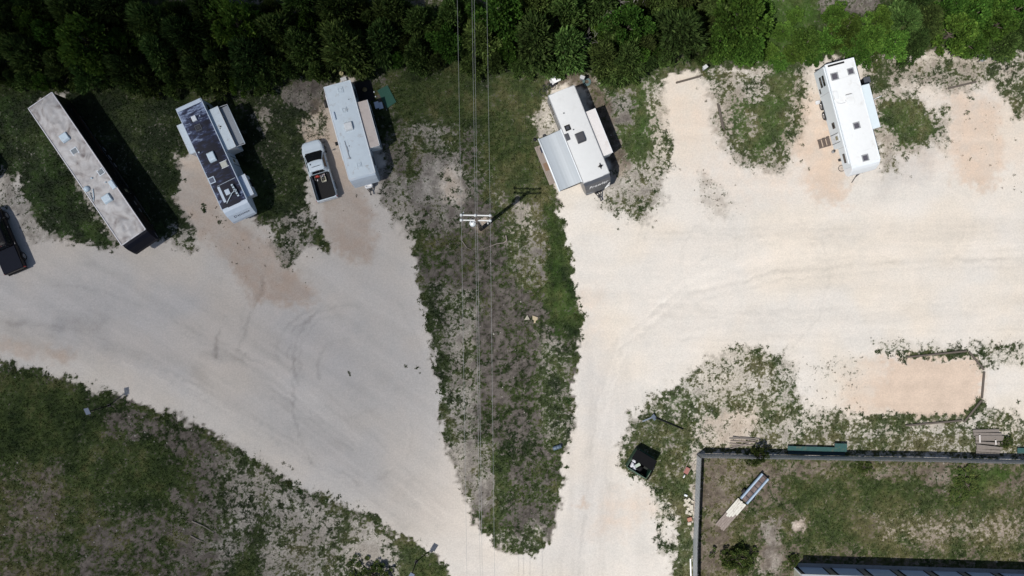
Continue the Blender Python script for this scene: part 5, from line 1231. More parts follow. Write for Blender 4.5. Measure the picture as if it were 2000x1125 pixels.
fence('grey metal fence running down the left side of the yard', [P(1352.5,1260), P(1354,1060), P(1361,888.5)])
# storage building
A, B = P(1551,1105.5), P(2150,1124); dv = B-A; ang = math.atan2(dv.y,dv.x); SB = thing('storage_building', 'grey storage building with a row of roll-up doors at lower right', 'building', A, ang)
LB = dv.length; hb = 3.0
M_sb = mat('brown_grey_siding', (.33,.31,.26), .6, .1, var=.12); M_door = mat('blue_grey_roller_door', (.58,.66,.78), .45, 0, var=.06, dirt=(.46,.54,.66), dirt_amt=.3, streak=(.3,1,6))
MB().span(0,LB,-9,-.12,0,hb-.15).build('wall', M_sb, SB); MB().span(-.02,-.001,-9,-.12,0,hb-.1).build('end_wall', mat('cream_siding', (.45,.44,.36), .6), SB)
MB().prism_xz([(0,0),(1,0),(1,1)],0,1)
rf = MB().add([(-.25,.15,hb-.12),(LB+.3,.15,hb-.12),(LB+.3,-4.5,hb+.75),(-.25,-4.5,hb+.75),(-.25,-9.2,hb-.12),(LB+.3,-9.2,hb-.12),(-.25,.15,hb-.20),(LB+.3,.15,hb-.20),(LB+.3,-9.2,hb-.20),(-.25,-9.2,hb-.20)],[(0,1,2,3),(3,2,5,4),(6,9,8,7),(0,6,7,1),(4,5,8,9),(0,3,4,9,6),(1,7,8,5,2)]).build('roof', mat('pale_metal_roof', (.48,.49,.50), .4, .3, var=.06), SB)
MB().span(-.05,LB,-.13,.30,-.1,.03).build('concrete_apron', mat('grey_concrete', (.30,.30,.30), .85, var=.15), SB)
x = .35; i = 0
while x < LB-2.5:
    d = MB().span(x,x+2.25,-.115,-.07,.035,2.45)
    d = d.build('roller_door', M_door, SB)
    sl = MB()
    for zz in np.arange(.12,2.4,.16): sl.span(x+.03,x+2.22,-.069,-.055,zz,zz+.09)
    sl.build('door_corrugation', M_door, d); d.children[0]['kind'] = 'stuff'
    for xx in (x-.10, x+2.26): MB().span(xx,xx+.09,-.115,-.03,.034,2.6).build('door_frame', M_black, SB)
    MB().span(x-.01,x+2.255,-.115,-.03,2.451,2.62).build('door_header', M_black, SB)
    x += 3.12
MB().span(-.06,-.021,-.2,-.05,0,hb-.2).build('corner_trim', M_white, SB)
# ------------------------------------------------------------------ timbers, boards, pallets
def timber(label, a, b, w=.2, h=.16, m=mat('dark_timber', (.105,.088,.072), .9, var=.35, scale=7, streak=(1,8,8)), group=None, z=0.0):
    w *= .8; p, q = P(*a), P(*b); d = q-p
    o = MB().box((0,0,h/2),(d.length,w,h)).build('timber', m, None, .012, 1, (p+q)/2+Vector((0,0,z-.02)), math.atan2(d.y,d.x))
    return tag(o, label, 'timber', group)
timber('timber laid across the top of the empty gravel site', (1320,162), (1368,149), .22)
t0 = 'loose grey timber along the right edge of the empty gravel site'
timber('upper end timber of the pair along the empty site edge', (1401,202), (1411,250), .16); timber('second grey timber lying against the first beside the empty site', (1404,205), (1414,254), .12)
timber('timber laid across the top of the rightmost gravel site', (1851,173), (1906,160), .2)
timber('timber edging the top of the tan gravel pad', (1770,697.5), (1888,685.5), .2); timber('timber edging the slanted upper corner of the tan pad', (1892,687), (1921,722), .2)
timber('timber edging the right end of the tan gravel pad', (1921.5,726), (1917,778), .22); timber('timber edging the slanted lower corner of the tan pad', (1916,782), (1882,824), .2)
timber('timber edging the bottom of the tan gravel pad', (1768,831), (1879,821), .2); timber('flat board lying at the lower edge beside the bank', (1903,839), (1948,841), .2, .06, mat('dark_board', (.09,.085,.08), .8))
# old boards stacked by the fence
pal = thing('board_stack', 'stack of long grey boards beside the fence corner at far right', 'boards', P(1929,868,0))
pl = P(1929,868,0)
for i, (x0,y0,x1,y1,z,w) in enumerate([(1899,841.5,1950,840.5,.12,.26),(1900,847.5,1955,848,.13,.28),(1903,852.5,1958,853,.2,.26),(1904,857.5,1958,858,.13,.25),(1903,863,1947,866,.2,.22),(1905,869,1948,874,.24,.2),(1940,866,1958,866,.1,.3),(1906,874,1956,875,.13,.26),(1905,879,1952,881.5,.14,.24),(1905,885,1951,887.5,.12,.24)]):
    a, b = P(x0,y0)-pl, P(x1,y1)-pl; MB().bar(a+Vector((0,0,z)), b+Vector((0,0,z)), w, .07).build('board', M_oldwood, pal, .006)
for x,y,l in ((1910,856,15),(1941,863,9)): a, b = P(x,y-l/2)-pl, P(x+.5,y+l/2)-pl; MB().bar(a+Vector((0,0,.32)), b+Vector((0,0,.32)), .11, .05).build('batten', mat('pale_batten', (.62,.58,.55), .7), pal)
pp = P(1452,866,0); pil = thing('plank_pile', 'untidy pile of thin brown planks at the fence near the shrub', 'planks', pp)
for i,(x0,y0,x1,y1,z) in enumerate([(1424,856,1480,858,.05),(1426,861,1476,864,.08),(1425,876,1462,865,.14),(1428,871,1470,869,.06),(1445,854,1482,857,.11),(1424,866,1450,868,.09),(1430,853,1475,860,.16)]):
    a, b = P(x0,y0)-pp, P(x1,y1)-pp; MB().bar(a+Vector((0,0,z)), b+Vector((0,0,z)), .10, .04).build('plank', M_wood if i % 2 else M_oldwood, pil)
M_teal = mat('teal_sheet', (.042,.105,.098), .5, var=.2, dirt=(.12,.13,.09), dirt_amt=.3, dirt_scale=2)
def teal(label, x0, x1, y, w, z, m=M_teal):
    a, b = P(x0,y), P(x1,y+ (x1-x0)*.028); o = thing('metal_sheet', label, 'sheet', a, math.atan2((b-a).y,(b-a).x), 'teal sheets along the fence'); L = (b-a).length
    s = MB(); k = 8
    s.loft([[(0,w*(j/k-.5),z+(.03 if j % 2 else 0)),(L,w*(j/k-.5),z+(.03 if j % 2 else 0)),(L,w*(j/k-.5),z+.012+(.03 if j % 2 else 0)),(0,w*(j/k-.5),z+.012+(.03 if j % 2 else 0))] for j in range(k+1)])
    s.build('sheet', m, o); MB().span(.1,.25,-w/2,w/2,-.02,z-.01).span(L-.25,L-.1,-w/2,w/2,-.02,z-.01).build('bearer', M_oldwood, o)
teal('long teal metal sheet lying beside the fence', 1536, 1651, 874, .40, .34); teal('short teal sheet on the right end of the long one', 1627, 1651, 868.5, .40, .44)
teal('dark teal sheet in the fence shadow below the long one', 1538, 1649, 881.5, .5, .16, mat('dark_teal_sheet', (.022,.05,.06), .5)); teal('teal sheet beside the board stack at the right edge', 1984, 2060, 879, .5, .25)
# ------------------------------------------------------------------ old blue frame and white board in the yard
a, b = P(1492,928), P(1405,1028); dv = b-a; F0 = thing('trailer_frame', 'narrow blue steel trailer frame with rusty bed in the yard', 'trailer frame', a, math.atan2(dv.y,dv.x))
Lf = 3.05; M_bl = mat('faded_blue_steel', (.22,.31,.42), .45, .3, var=.2, dirt=(.30,.36,.42), dirt_amt=.35, dirt_scale=3)
for s in (-1,1):
    MB().span(0,Lf,s*.36-.11,s*.36+.10,.35,.58).build('side_rail', M_bl, F0, .012); MB().span(.05,Lf-.1,s*.36-.03,s*.36+.05,.581,.60).build('rail_strip', mat('pale_blue_strip', (.42,.50,.58), .4), F0)
MB().span(.02,Lf-.05,-.245,.245,.38,.42).build('rusty_bed', mat('rusty_bed', (.13,.095,.085), .9, var=.4, dirt=(.24,.21,.2), dirt_amt=.3, dirt_scale=3), F0)
for xx in np.arange(.1,Lf,.6): MB().span(xx,xx+.07,-.245,.245,.421,.46).build('cross_member', M_steel, F0)
MB().lathe([(.02,-.12),(.22,-.11),(.24,0),(.22,.11),(.02,.12)],16,o=(Lf-.7,.55,.24),axis='y').build('tyre', M_rubber, F0); MB().lathe([(.02,-.12),(.22,-.11),(.24,0),(.22,.11),(.02,.12)],16,o=(Lf-.7,-.55,.24),axis='y').build('tyre', M_rubber, F0)
dn = dv.normalized(); q = a+dn*3.15; BD = thing('weathered_ramp', 'long weathered ramp with peeling white paint below the blue frame', 'ramp', q, math.atan2(dv.y,dv.x)); Lr = dv.length-3.05
M_peel = mat('peeling_white_paint', (.62,.60,.53), .7, var=.08, dirt=(.22,.175,.15), dirt_amt=.30, dirt_scale=2.2, streak=(1.2,4,1)); M_bareb = mat('bare_greyed_board', (.25,.205,.18), .85, var=.25, streak=(1,7,7), dirt=(.55,.52,.47), dirt_amt=.2, dirt_scale=3)
for j in range(5):
    y = -.40+.20*j; lp_ = (1.75,2.0,1.9,1.7,1.35)[j]
    MB().span(.03+.05*(j%2),lp_,y-.095,y+.095,.22,.26).build('painted_board', M_peel, BD); MB().span(lp_+.004,Lr-.05*(j%3),y-.095,y+.095,.215,.255).build('bare_board', M_bareb, BD)
for xx in (.3,1.6,2.7): MB().span(xx,xx+.09,-.5,.5,.02,.21).build('bearer', M_oldwood, BD)
# ------------------------------------------------------------------ stones and bricks along the fence, tools
def stone(label, px, py, r, m, seed, group, cat='stone', flat=.55, name='stone_block'):
    rs = random.Random(seed); q = P(px,py); a = rs.uniform(0,6)
    s = MB().box((0,0,r*flat),(2*r*rs.uniform(.8,1.1),2*r*rs.uniform(.6,.9),2*r*flat),Matrix.Rotation(a,3,'Z')@Matrix.Rotation(rs.uniform(-.2,.2),3,'X'))
    return tag(s.build(name, m, None, r*.14, 1, (q.x,q.y,-.01)), label, cat, group)
M_lime = mat('cut_limestone', (.50,.46,.38), .85, var=.15); M_brick = mat('red_brick', (.36,.17,.12), .85, var=.15)
for i,(x,y,r) in enumerate([(1338.5,977,.16),(1345,976,.17),(1352,978.5,.13),(1341,983,.18),(1346,985.5,.16),(1337.5,986,.13),(1349.5,990,.22),(1344,993.5,.16),(1341,999.5,.18),(1347,1003,.18),(1351,998,.13)]):
    stone('pale cut stone block in the heap by the fence, '+('topmost','second from the top','third from the top','fourth from the top','fifth from the top','sixth from the top','seventh and largest','eighth from the top','ninth from the top','tenth from the top','last and rightmost')[i], x, y, r, M_lime, i, 'stone blocks heaped by the fence')
stone('lowest pale stone block, below the pink brick by the fence', 1346, 1022, .2, M_lime, 31, 'stone blocks heaped by the fence')
stone('pink-red brick block beside the fence below the stone heap', 1346.5, 1013.5, .22, M_brick, 33, None, 'brick', name='brick_block')
stone('white paint tin tipped over above the stone heap', 1339, 967, .14, M_white, 40, None, 'tin', .7, name='paint_tin')
q = P(1341,918); wb = thing('wheelbarrow', 'faded red wheelbarrow tipped over in the weeds by the fence', 'wheelbarrow', q, 1.1)
MB().loft([[(-.2,-.15,.05),(.18,-.12,.05),(.18,.12,.05),(-.2,.15,.05)],[(-.32,-.22,.24),(.28,-.18,.2),(.28,.18,.2),(-.32,.22,.24)]]).build('tray', mat('faded_red', (.30,.12,.10), .6, var=.2), wb)
for s in (-1,1): MB().bar((-.3,s*.22,.12),(1.15,s*.28,.2),.04,.04).build('handle', M_wood, wb)
MB().lathe([(.05,-.04),(.17,-.04),(.18,0),(.17,.04),(.05,.04)],14,o=(-.6,0,.18),axis='y').build('wheel', M_lettering, wb)
tag(MB().box((0,0,.06),(2.6,.12,.1)).build('pale_pipe', M_lettering, None, .03, 2, P(1349,1118), math.pi/2+.03), 'pale pipe lying along the outside of the yard fence', 'pipe')
# flattened cardboard, drum and litter
def sheet(label, pts, z, m, name='cardboard_sheet', cat='cardboard'):
    q = [P(x,y) for x,y in pts]; c = sum(q, Vector())/len(q)
    return tag(MB().prism_xy([(p.x-c.x,p.y-c.y) for p in q], 0, .015).build(name, m, None, 0, 1, (c.x,c.y,z)), label, cat)
M_card = mat('tan_cardboard', (.40,.33,.22), .8, var=.12)
sheet('triangular pale board lying on the dark wedge grass', [(1024,625),(1030,615),(1034.5,624)], .1, mat('pale_board', (.36,.33,.26), .8), 'board_scrap', 'board'); sheet('tan cardboard scrap beside the triangular board', [(1040,616),(1050.5,620),(1049.5,624.5),(1046,626.5),(1046,630),(1042,631.5),(1043.5,626),(1040,624)], .1, M_card)
q = P(1088,873); dr = thing('plastic_drum', 'blue-grey drum lying at the road edge of the wedge', 'drum', (q.x,q.y,.2), .35)
MB().lathe([(.02,-.4),(.17,-.4),(.19,-.36),(.19,-.13),(.205,-.11),(.19,-.09),(.19,.1),(.205,.12),(.19,.14),(.19,.36),(.17,.4),(.02,.4)],16,M=Matrix.Rotation(-math.pi/2,3,'Z'),axis='y').build('drum_body', mat('blue_grey_plastic', (.085,.12,.165), .5, var=.12), dr)
MB().cyl((.395,.08,0),(.42,.08,0),.04,.04,8).build('bung', M_black, dr)
# mats and clutter beside the white trailer
sheet('dark green outdoor mat on the grass beside the tan-roofed slide-out', [(737,177),(757,166.5),(774,199.5),(755.5,212.5)], .06, mat('green_mat', (.022,.085,.062), .85, var=.1), 'outdoor_mat', 'mat')
sheet('black ground mat under the rear of the old white trailer', [(693,163),(724,154),(732,196),(701,200)], .05, mat('black_mat', (.012,.014,.015), .9, var=.3), 'ground_mat', 'mat')
def bucket(label, px, py, r, h, m):
    q = P(px,py); t = thing('bucket', label, 'bucket', (q.x,q.y,.0)); MB().lathe([(r*.8,0),(r,h),(r*.92,h),(r*.75,.04)],14).build('pail', m, t); MB().cyl((0,0,h-.03),(0,0,h+.01),r*.98,r*.98,14).build('lid', m, t)
M_yel = mat('pale_yellow_plastic', (.42,.38,.20), .5)
bucket('pale yellow bucket behind the old white trailer', 668, 145, .2, .4, M_yel)
q = P(714,177); t = thing('camp_stool', 'tan stool standing on the black ground mat', 'stool', (q.x,q.y,.06)); MB().lathe([(.2,.40),(.22,.42),(.21,.46),(.02,.47)],12).build('seat', mat('tan_seat', (.20,.16,.07), .7), t)
for a in range(3): MB().cyl((.15*math.cos(a*2.1),.15*math.sin(a*2.1),0),(.1*math.cos(a*2.1),.1*math.sin(a*2.1),.4),.015,.015,6).build('leg', M_black, t)
q = P(736,205,.6); t = thing('step_platform', 'pale folding entry steps beside the tan-roofed slide-out', 'steps', (q.x,q.y,0), R3.ang)
for i,(y,z) in enumerate(((.0,.62),(.30,.42))): MB().box((.1*i,y,z),(.62,.42,.05)).build('tread', M_bluewhite, t, .01)
for s in (-.28,.28): MB().bar((s,-.15,.0),(s,-.1,.6),.04,.04).bar((s,.45,0),(s,.1,.6),.04,.04).build('leg_frame', M_greytrim, t)
q = P(672,156); t = thing('sewer_hose_box', 'white box on the ground behind the old white trailer', 'box', (q.x,q.y,0), .3); MB().box((0,0,.15),(.5,.3,.3)).build('box_body', M_white, t, .02); MB().box((0,0,.31),(.54,.34,.03)).build('lid', M_trim, t)
q = P(636.5,203,.4); sp = thing('spare_tyre', 'spare tyre leaning on the left side of the old white trailer', 'tyre', (q.x,q.y,0), R3.ang)
w = wheel(sp, 0, .0, .37, .37, .2, -1); w.rotation_euler = (-.35,0,0)
for x,y in ((731,180),(734,189)):
    tag(MB().lathe([(.07,0),(.08,.1),(.03,.2)],10).build('garden_light', M_white, None, 0, 1, P(x,y)), 'small white garden light at the black mat edge, '+('upper one' if y == 180 else 'lower one'), 'garden light', 'garden lights by the mats')
sheet('dark square doormat between the pickup and the old white trailer', [(654,278),(659,277),(661,284),(656,285)], .05, M_black, 'doormat', 'mat')
# clutter behind the charcoal-nosed trailer
q = P(1085,156); t = thing('fridge', 'white fridge lying tilted behind the charcoal-nosed trailer', 'fridge', (q.x,q.y,0), math.radians(25))
MB().box((0,0,.38),(.72,.62,.62),Matrix.Rotation(.2,3,'X')).build('cabinet', M_lettering, t, .03, 2); MB().box((.02,-.05,.70),(.12,.30,.03),Matrix.Rotation(.2,3,'X')).build('handle_recess', M_black, t); MB().box((-.45,-.1,.4),(.08,.6,.6),Matrix.Rotation(.25,3,'Y')).build('open_door', M_lettering, t)
q = P(1080,166); t = thing('tote', 'blue tote standing below the white fridge', 'tote', (q.x,q.y,0), .6); MB().box((0,0,.18),(.5,.32,.36),None,1.08).build('tub', mat('blue_plastic', (.03,.045,.17), .45), t, .02); MB().box((0,0,.375),(.56,.37,.03)).build('lid', M_black, t)
q = P(1069,175); t = thing('bicycle', 'black bicycle lying behind the charcoal-nosed trailer', 'bicycle', (q.x,q.y,.08), .55)
for x in (-.5,.5): MB().lathe([(.30,-.015),(.33,-.015),(.33,.015),(.30,.015)],20,o=(x,0,.06),closed=True).build('wheel', M_rubber, t)
MB().bar((-.5,0,.1),(-.05,-.05,.1),.03,.03).bar((-.5,0,.1),(-.15,.4,.12),.03,.03).bar((-.05,-.05,.1),(-.15,.4,.12),.03,.03).bar((-.05,-.05,.1),(.38,.32,.12),.03,.03).bar((-.15,.4,.12),(.38,.32,.12),.03,.03).bar((.5,0,.1),(.35,.45,.14),.03,.03).build('frame', M_steel, t)
MB().bar((.35,.45,-.1),(.35,.45,.35),.03,.03).build('handlebar', M_black, t); MB().box((-.18,.48,.14),(.22,.06,.12)).build('saddle', M_black, t)
q = P(1146,160); t = thing('hose_reel', 'coiled grey-green hose lying beside the trailer shadow', 'hose', (q.x,q.y,0))
for k in range(3): MB().lathe([(.36-.07*k,.02+.04*k),(.40-.07*k,.04+.04*k),(.36-.07*k,.08+.04*k),(.32-.07*k,.04+.04*k)],20,closed=True).build('coil', mat('grey_green_hose', (.13,.20,.20), .5), t)
# deck under the awning
d0, d1 = P(1043.5,288,.45), P(1073.5,362,.45); dv = d1-d0; DK = thing('wooden_deck', 'weathered wooden deck under the grey awning', 'deck', (d0.x,d0.y,0), math.atan2(dv.y,dv.x)); Ld = dv.length; wd = 2.3
for j in range(16): MB().span(0,Ld,.0+j*wd/16+.006,(j+1)*wd/16-.006,.42,.46).build('board', M_wood, DK)
for xx in (.1,Ld/2,Ld-.2): MB().span(xx,xx+.1,.05,wd-.05,.2,.419).build('joist', M_oldwood, DK)
for xx in (.1,Ld-.2):
    for yy in (.1,wd-.2): MB().span(xx,xx+.1,yy,yy+.1,-.1,.2).build('post', M_oldwood, DK)
Dk = Matrix.Translation(DK.location) @ Matrix.Rotation(DK.rotation_euler.z,4,'Z')
qq = Dk @ Vector((Ld*.55,.42,.465)); tag(MB().box((0,0,.008),(.75,.5,.016)).build('doormat', mat('brown_doormat', (.20,.13,.085), .9), None, 0, 1, qq, DK.rotation_euler.z), 'brown doormat on the wooden deck', 'mat')
qq = Dk @ Vector((.55,.62,.46)); t = thing('camp_chair', 'dark folding chair on the deck under the awning edge', 'chair', qq, DK.rotation_euler.z)
MB().box((0,0,.42),(.45,.45,.03)).build('seat', M_navy, t); MB().box((-.22,0,.68),(.03,.45,.5)).build('backrest', M_navy, t)
for sx_ in (-.2,.2):
    for sy_ in (-.2,.2): MB().cyl((sx_,sy_,0),(sx_,sy_,.42),.015,.015,6).build('leg', M_black, t)
# things by the white fifth-wheel
q = P(1643,329); t = thing('bicycle_hoop', 'bare bicycle wheel lying beside the white trailer nose', 'wheel', (q.x,q.y,.05)); MB().lathe([(.26,0),(.30,0),(.30,.035),(.26,.035)],22,closed=True).build('tyre', M_rubber, t); sp_ = MB()
for a in range(6): sp_.bar((0,0,.02),(.27*math.cos(a*1.047),.27*math.sin(a*1.047),.02),.012,.012)
sp_.lathe([(.03,-.02),(.03,.06)],8).build('hub_and_spokes', M_rim, t)
q = P(1596,201); t = thing('utility_box', 'small white box on the gravel beside the white trailer wheels', 'box', (q.x,q.y,0), .2); MB().box((0,0,.12),(.36,.32,.24)).build('box_body', M_white, t, .02); MB().box((0,0,.25),(.38,.34,.02)).build('lid', M_trim, t)
q = P(1626,297); t = thing('gas_bottle', 'small grey gas bottle beside the white trailer', 'gas bottle', (q.x,q.y,0)); MB().lathe([(.12,0),(.14,.06),(.14,.38),(.08,.45),(.03,.5)],14).build('tank', M_greytrim, t); MB().lathe([(.07,.46),(.075,.54),(.065,.54)],12).build('collar', M_steel, t)
q0, q1 = P(1663,357), P(1675,338); dv = q1-q0; t = thing('hitch_tripod', 'dark tripod stand under the white trailer hitch', 'stand', (q1.x,q1.y,0), 0)
for a in (0,2.1,4.2): MB().bar((.45*math.cos(a),.45*math.sin(a),0),(.05*math.cos(a),.05*math.sin(a),.95),.05,.05).build('leg', M_steel, t)
MB().cyl((0,0,.9),(0,0,1.02),.1,.1,12).build('head', M_black, t)
tag(MB().bar((0,0,.05),(dv.x,dv.y,.12),.06,.06).build('pry_bar', M_steel, None, 0, 1, q0), 'dark bar lying by the white trailer hitch', 'bar')
q = P(1686,161); t = thing('storage_bin', 'dark bin standing beside the white trailer slide-out', 'bin', (q.x,q.y,0), R5.ang); MB().box((0,0,.45),(.5,.55,.9),None,1.05).build('bin_body', M_black, t, .03); MB().box((0,0,.92),(.55,.6,.05)).build('lid', M_charcoal, t)
tag(MB().tube([P(1707,194,.05),P(1713,191,.05),P(1722,187,.05)],[.05,.05,.05],6).build('drain_hose', M_trim), 'pale drain hose on the grass beside the white slide-out', 'hose')
# fallen branches
M_bark = mat('grey_bark', (.22,.19,.165), .9, var=.25)
def branch(label, pts, r):
    q = [P(x,y,.05+.05*(i%2)) for i,(x,y) in enumerate(pts)]
    return tag(MB().tube(q,[r*(1-.75*i/(len(q)-1)) for i in range(len(q))],7).build('fallen_branch', M_bark), label, 'branch')
branch('long pale fallen branch below the utility pole', [(988,460),(990,470),(984,474),(970,476),(955,482),(935,488)], .08)
branch('fallen branch on the dark grass left of the wires', [(902,470),(912,484),(925,490)], .05)
branch('short dark branch in the lower-left field', [(375,1018),(398,1028),(420,1042)], .07)
branch('dark forked branch below the other one in the lower-left field', [(372,1046),(388,1055),(402,1060)], .06)
# ------------------------------------------------------------------ trees and shrubs
def leaf_cloud(n, seed, kind):
    """crown of unit radius and unit height made of leaf sprays on many lobes"""
    r = np.random.default_rng(seed)
    nl = 46 if kind == 'juniper' else 38
    th = r.random(nl)*2*np.pi; hz = r.random(nl)**0.9
    if kind == 'juniper': rad = (1-hz**1.35)*0.74*np.sqrt(r.random(nl)*0.75+0.25)
    else: rad = np.sqrt(np.clip(1-(hz*1.5-0.55)**2, 0.03, 1))*0.72*np.sqrt(r.random(nl)*0.8+0.2)
    if kind == 'shrub': nl = 70; th = r.random(nl)*2*np.pi; hz = r.random(nl)**1.4; rad = np.sqrt(r.random(nl))*(1-.55*hz)*(1+.35*np.sin(3*th+seed)*r.random(nl))
    stretch = 1+0.22*np.sin(2*th+seed)
    lc = np.stack([rad*np.cos(th)*stretch, rad*np.sin(th)*stretch, 0.12+0.80*hz], -1)
    lr = (0.10+0.20*r.random(nl)) if kind != 'shrub' else (0.05+0.14*r.random(nl))
    k = r.integers(0, nl, n); d = r.normal(size=(n, 3)); d[:, 2] = np.abs(d[:, 2])*0.9+0.02*d[:, 2]; d /= np.linalg.norm(d, axis=1)[:, None]
    c = lc[k]+d*lr[k][:, None]*(0.55+0.5*r.random((n, 1)))*np.array([1, 1, .8])
    out = c-np.array([0, 0, .35]); out /= np.linalg.norm(out, axis=1)[:, None]+1e-6
    ax = out*0.8+d*0.6+r.normal(size=(n, 3))*0.45; ax /= np.linalg.norm(ax, axis=1)[:, None]
    sd = np.cross(ax, r.normal(size=(n, 3))); sd /= np.linalg.norm(sd, axis=1)[:, None]+1e-6
    if kind == 'juniper': L = 0.055+0.075*r.random((n, 1)); w = L*0.26
    else: L = 0.035+0.035*r.random((n, 1)); w = L*0.62
    V = np.stack([c-ax*L*.5-sd*w*.5, c-ax*L*.1+sd*w, c+ax*L, c-ax*L*.1-sd*w], 1).reshape(-1, 3)
    tint = 0.65+0.7*r.random(n); lobe = (0.78+0.5*r.random(nl))[k]
    return V, np.arange(n*4).reshape(-1, 4), np.repeat((tint*lobe)[:, None], 4, axis=0), lc, lr
def crown_mesh(kind, seed, n, col, col2):
    V, F, t, lc, lr = leaf_cloud(n, seed, kind)
    r = np.random.default_rng(seed+99); m = np.repeat(r.random(n)[:, None]**1.7, 4, axis=0)
    rgbv = (np.array([col])*(1-m)+np.array([col2])*m)*t
    return raw_mesh('crown', V, F, rgbv), lc
M_leafj = attr_mat('juniper_foliage', rough=.8, fine=0, translucent=.28, objvar=.95)
M_leafd = attr_mat('broadleaf_foliage', rough=.7, fine=0, translucent=.36, objvar=.8)
M_trunk = mat('shaggy_bark', (.13,.105,.085), .95, var=.3, streak=(6,6,.8))
def trunk_mesh(lc, seed, dead=False):
    rs = random.Random(seed); m = MB(); nst = 2 if not dead else 3
    bases = [Vector((rs.uniform(-.05,.05), rs.uniform(-.05,.05), -.05)) for _ in range(nst)]
    top = Vector((0,0,.75)); m.tube([Vector((0,0,-.06)),Vector((.02,.0,.25)),Vector((0,.02,.5)),Vector((.01,0,.82))],[.06,.05,.035,.012],7)
    for i in range(0, len(lc), 4 if not dead else 2):
        c = Vector(lc[i]); s = Vector((0,0,max(.05,min(.6,c.z*.55)))); mid = s.lerp(c,.5)+Vector((rs.uniform(-.04,.04),rs.uniform(-.04,.04),rs.uniform(0,.06)))
        m.tube([s,mid,c],[.024,.015,.006],5)
        if dead:
            for k in range(4):
                e = c+Vector((rs.uniform(-.28,.28),rs.uniform(-.28,.28),rs.uniform(-.05,.2))); m.tube([mid.lerp(c,.4+.15*k),e.lerp(c,.3),e],[.009,.006,.003],4)
    return m.mesh('trunk')
JUN = []; DEC = []; SHR = []; DEAD = []
for i in range(7):
    a = crown_mesh('juniper', 20+i, 6500, (.046,.088,.019), (.112,.168,.044)); JUN.append((a[0], trunk_mesh(a[1], i)))
for i in range(5):
    a = crown_mesh('broad', 50+i, 6500, (.054,.124,.018), (.120,.210,.034)); DEC.append((a[0], trunk_mesh(a[1], 20+i)))
for i in range(3):
    a = crown_mesh('shrub', 70+i, 4200, (.034,.066,.014), (.100,.120,.030)); SHR.append((a[0], trunk_mesh(a[1], 60+i)))
for i in range(2):
    V, F, t, lc, lr = leaf_cloud(300, 80+i, 'broad'); DEAD.append((None, trunk_mesh(lc, 40+i, True)))
for m_, _ in JUN: m_.materials.append(M_leafj)
for m_, _ in DEC: m_.materials.append(M_leafd)
M_leafs = attr_mat('shrub_foliage', rough=.7, fine=0, translucent=.3, objvar=.25)
for m_, _ in SHR: m_.materials.append(M_leafs)
for L_ in (JUN, DEC, SHR): 
    for _, k in L_: k.materials.append(M_trunk)
for _, k in DEAD: k.materials.append(mat('silver_dead_wood', (.30,.28,.26), .9, var=.2))
def tree(name, label, group, px, py, R, h, kind, cat='tree', sc=None):
    """px,py: where the crown's middle shows in the photograph"""
    b = P(px, py, h*.55); src = random.choice({'j':JUN,'d':DEC,'x':DEAD,'s':SHR}[kind])
    t = thing(name, label, cat, (b.x, b.y, 0), random.uniform(0, 6.28), group)
    s = (R*random.uniform(.92,1.1), R*random.uniform(.92,1.1), h)
    if src[0]:
        c = link('crown', src[0], t); c.scale = s
    k = link('trunk', src[1], t); k.scale = s
    return t
ZONES = [(0,330,'behind the long black trailer'),(330,620,'behind the navy-roofed trailer'),(620,880,'behind the old white trailer'),(880,1060,'under the power lines'),(1060,1290,'behind the charcoal-nosed trailer'),(1290,1480,'above the empty gravel site'),(1480,1720,'behind the all-white trailer'),(1720,2100,'at the top right corner')]
def zone(x):
    for a, b, n in ZONES:
        if a <= x < b: return n
    return ZONES[0][2] if x < 0 else ZONES[-1][2]
TREES = []
def put_tree(x, y, R, h, kind): TREES.append((x, y, R, h, kind))
ORD = 'leftmost second third fourth fifth sixth seventh eighth ninth tenth eleventh twelfth thirteenth fourteenth fifteenth sixteenth seventeenth eighteenth nineteenth twentieth twenty-first twenty-second twenty-third twenty-fourth twenty-fifth twenty-sixth'.split()
def plant_trees():
    look = {'j':('juniper_tree','dark olive juniper'),'d':('broadleaf_tree','bright green leafy tree'),'x':('dead_tree','bare silver-grey dead tree')}
    sets = {}
    for t in TREES: sets.setdefault((zone(t[0]), 'front' if t[1] > 78 else 'back', t[4]), []).append(t)
    for (z, row, k), ts in sets.items():
        ts.sort()
        for i, (x, y, R, h, _) in enumerate(ts):
            nm, lk = look[k]; lb = lk+' in the '+row+' row '+z
            if len(ts) > 1: lb += ', '+('leftmost' if i == 0 else ORD[min(i,25)]+' from left')
            tree(nm, lb, lk+'s in the tree line '+z, x, y, R, h, k)
rt = random.Random(3)
def lower(x):   # lower edge of the tree line in the photograph
    pts = [(-60,165),(60,170),(200,172),(330,185),(430,180),(520,170),(600,155),(700,138),(800,138),(1000,142),(1100,140),(1160,150),(1230,150),(1290,128),(1380,118),(1470,112),(1480,112)]
    for (a,ya),(b,yb) in zip(pts[:-1],pts[1:]):
        if a <= x <= b: return ya+(yb-ya)*(x-a)/(b-a)
    return 110
def upper(x):
    pts = [(-60,-40),(250,-20),(280,30),(400,25),(430,25),(560,20),(580,-10),(680,0),(760,20),(1000,15),(1010,-30),(1180,0),(1300,-20),(1480,-20)]
    for (a,ya),(b,yb) in zip(pts[:-1],pts[1:]):
        if a <= x <= b: return ya+(yb-ya)*(x-a)/(b-a)
    return -30
placed = []
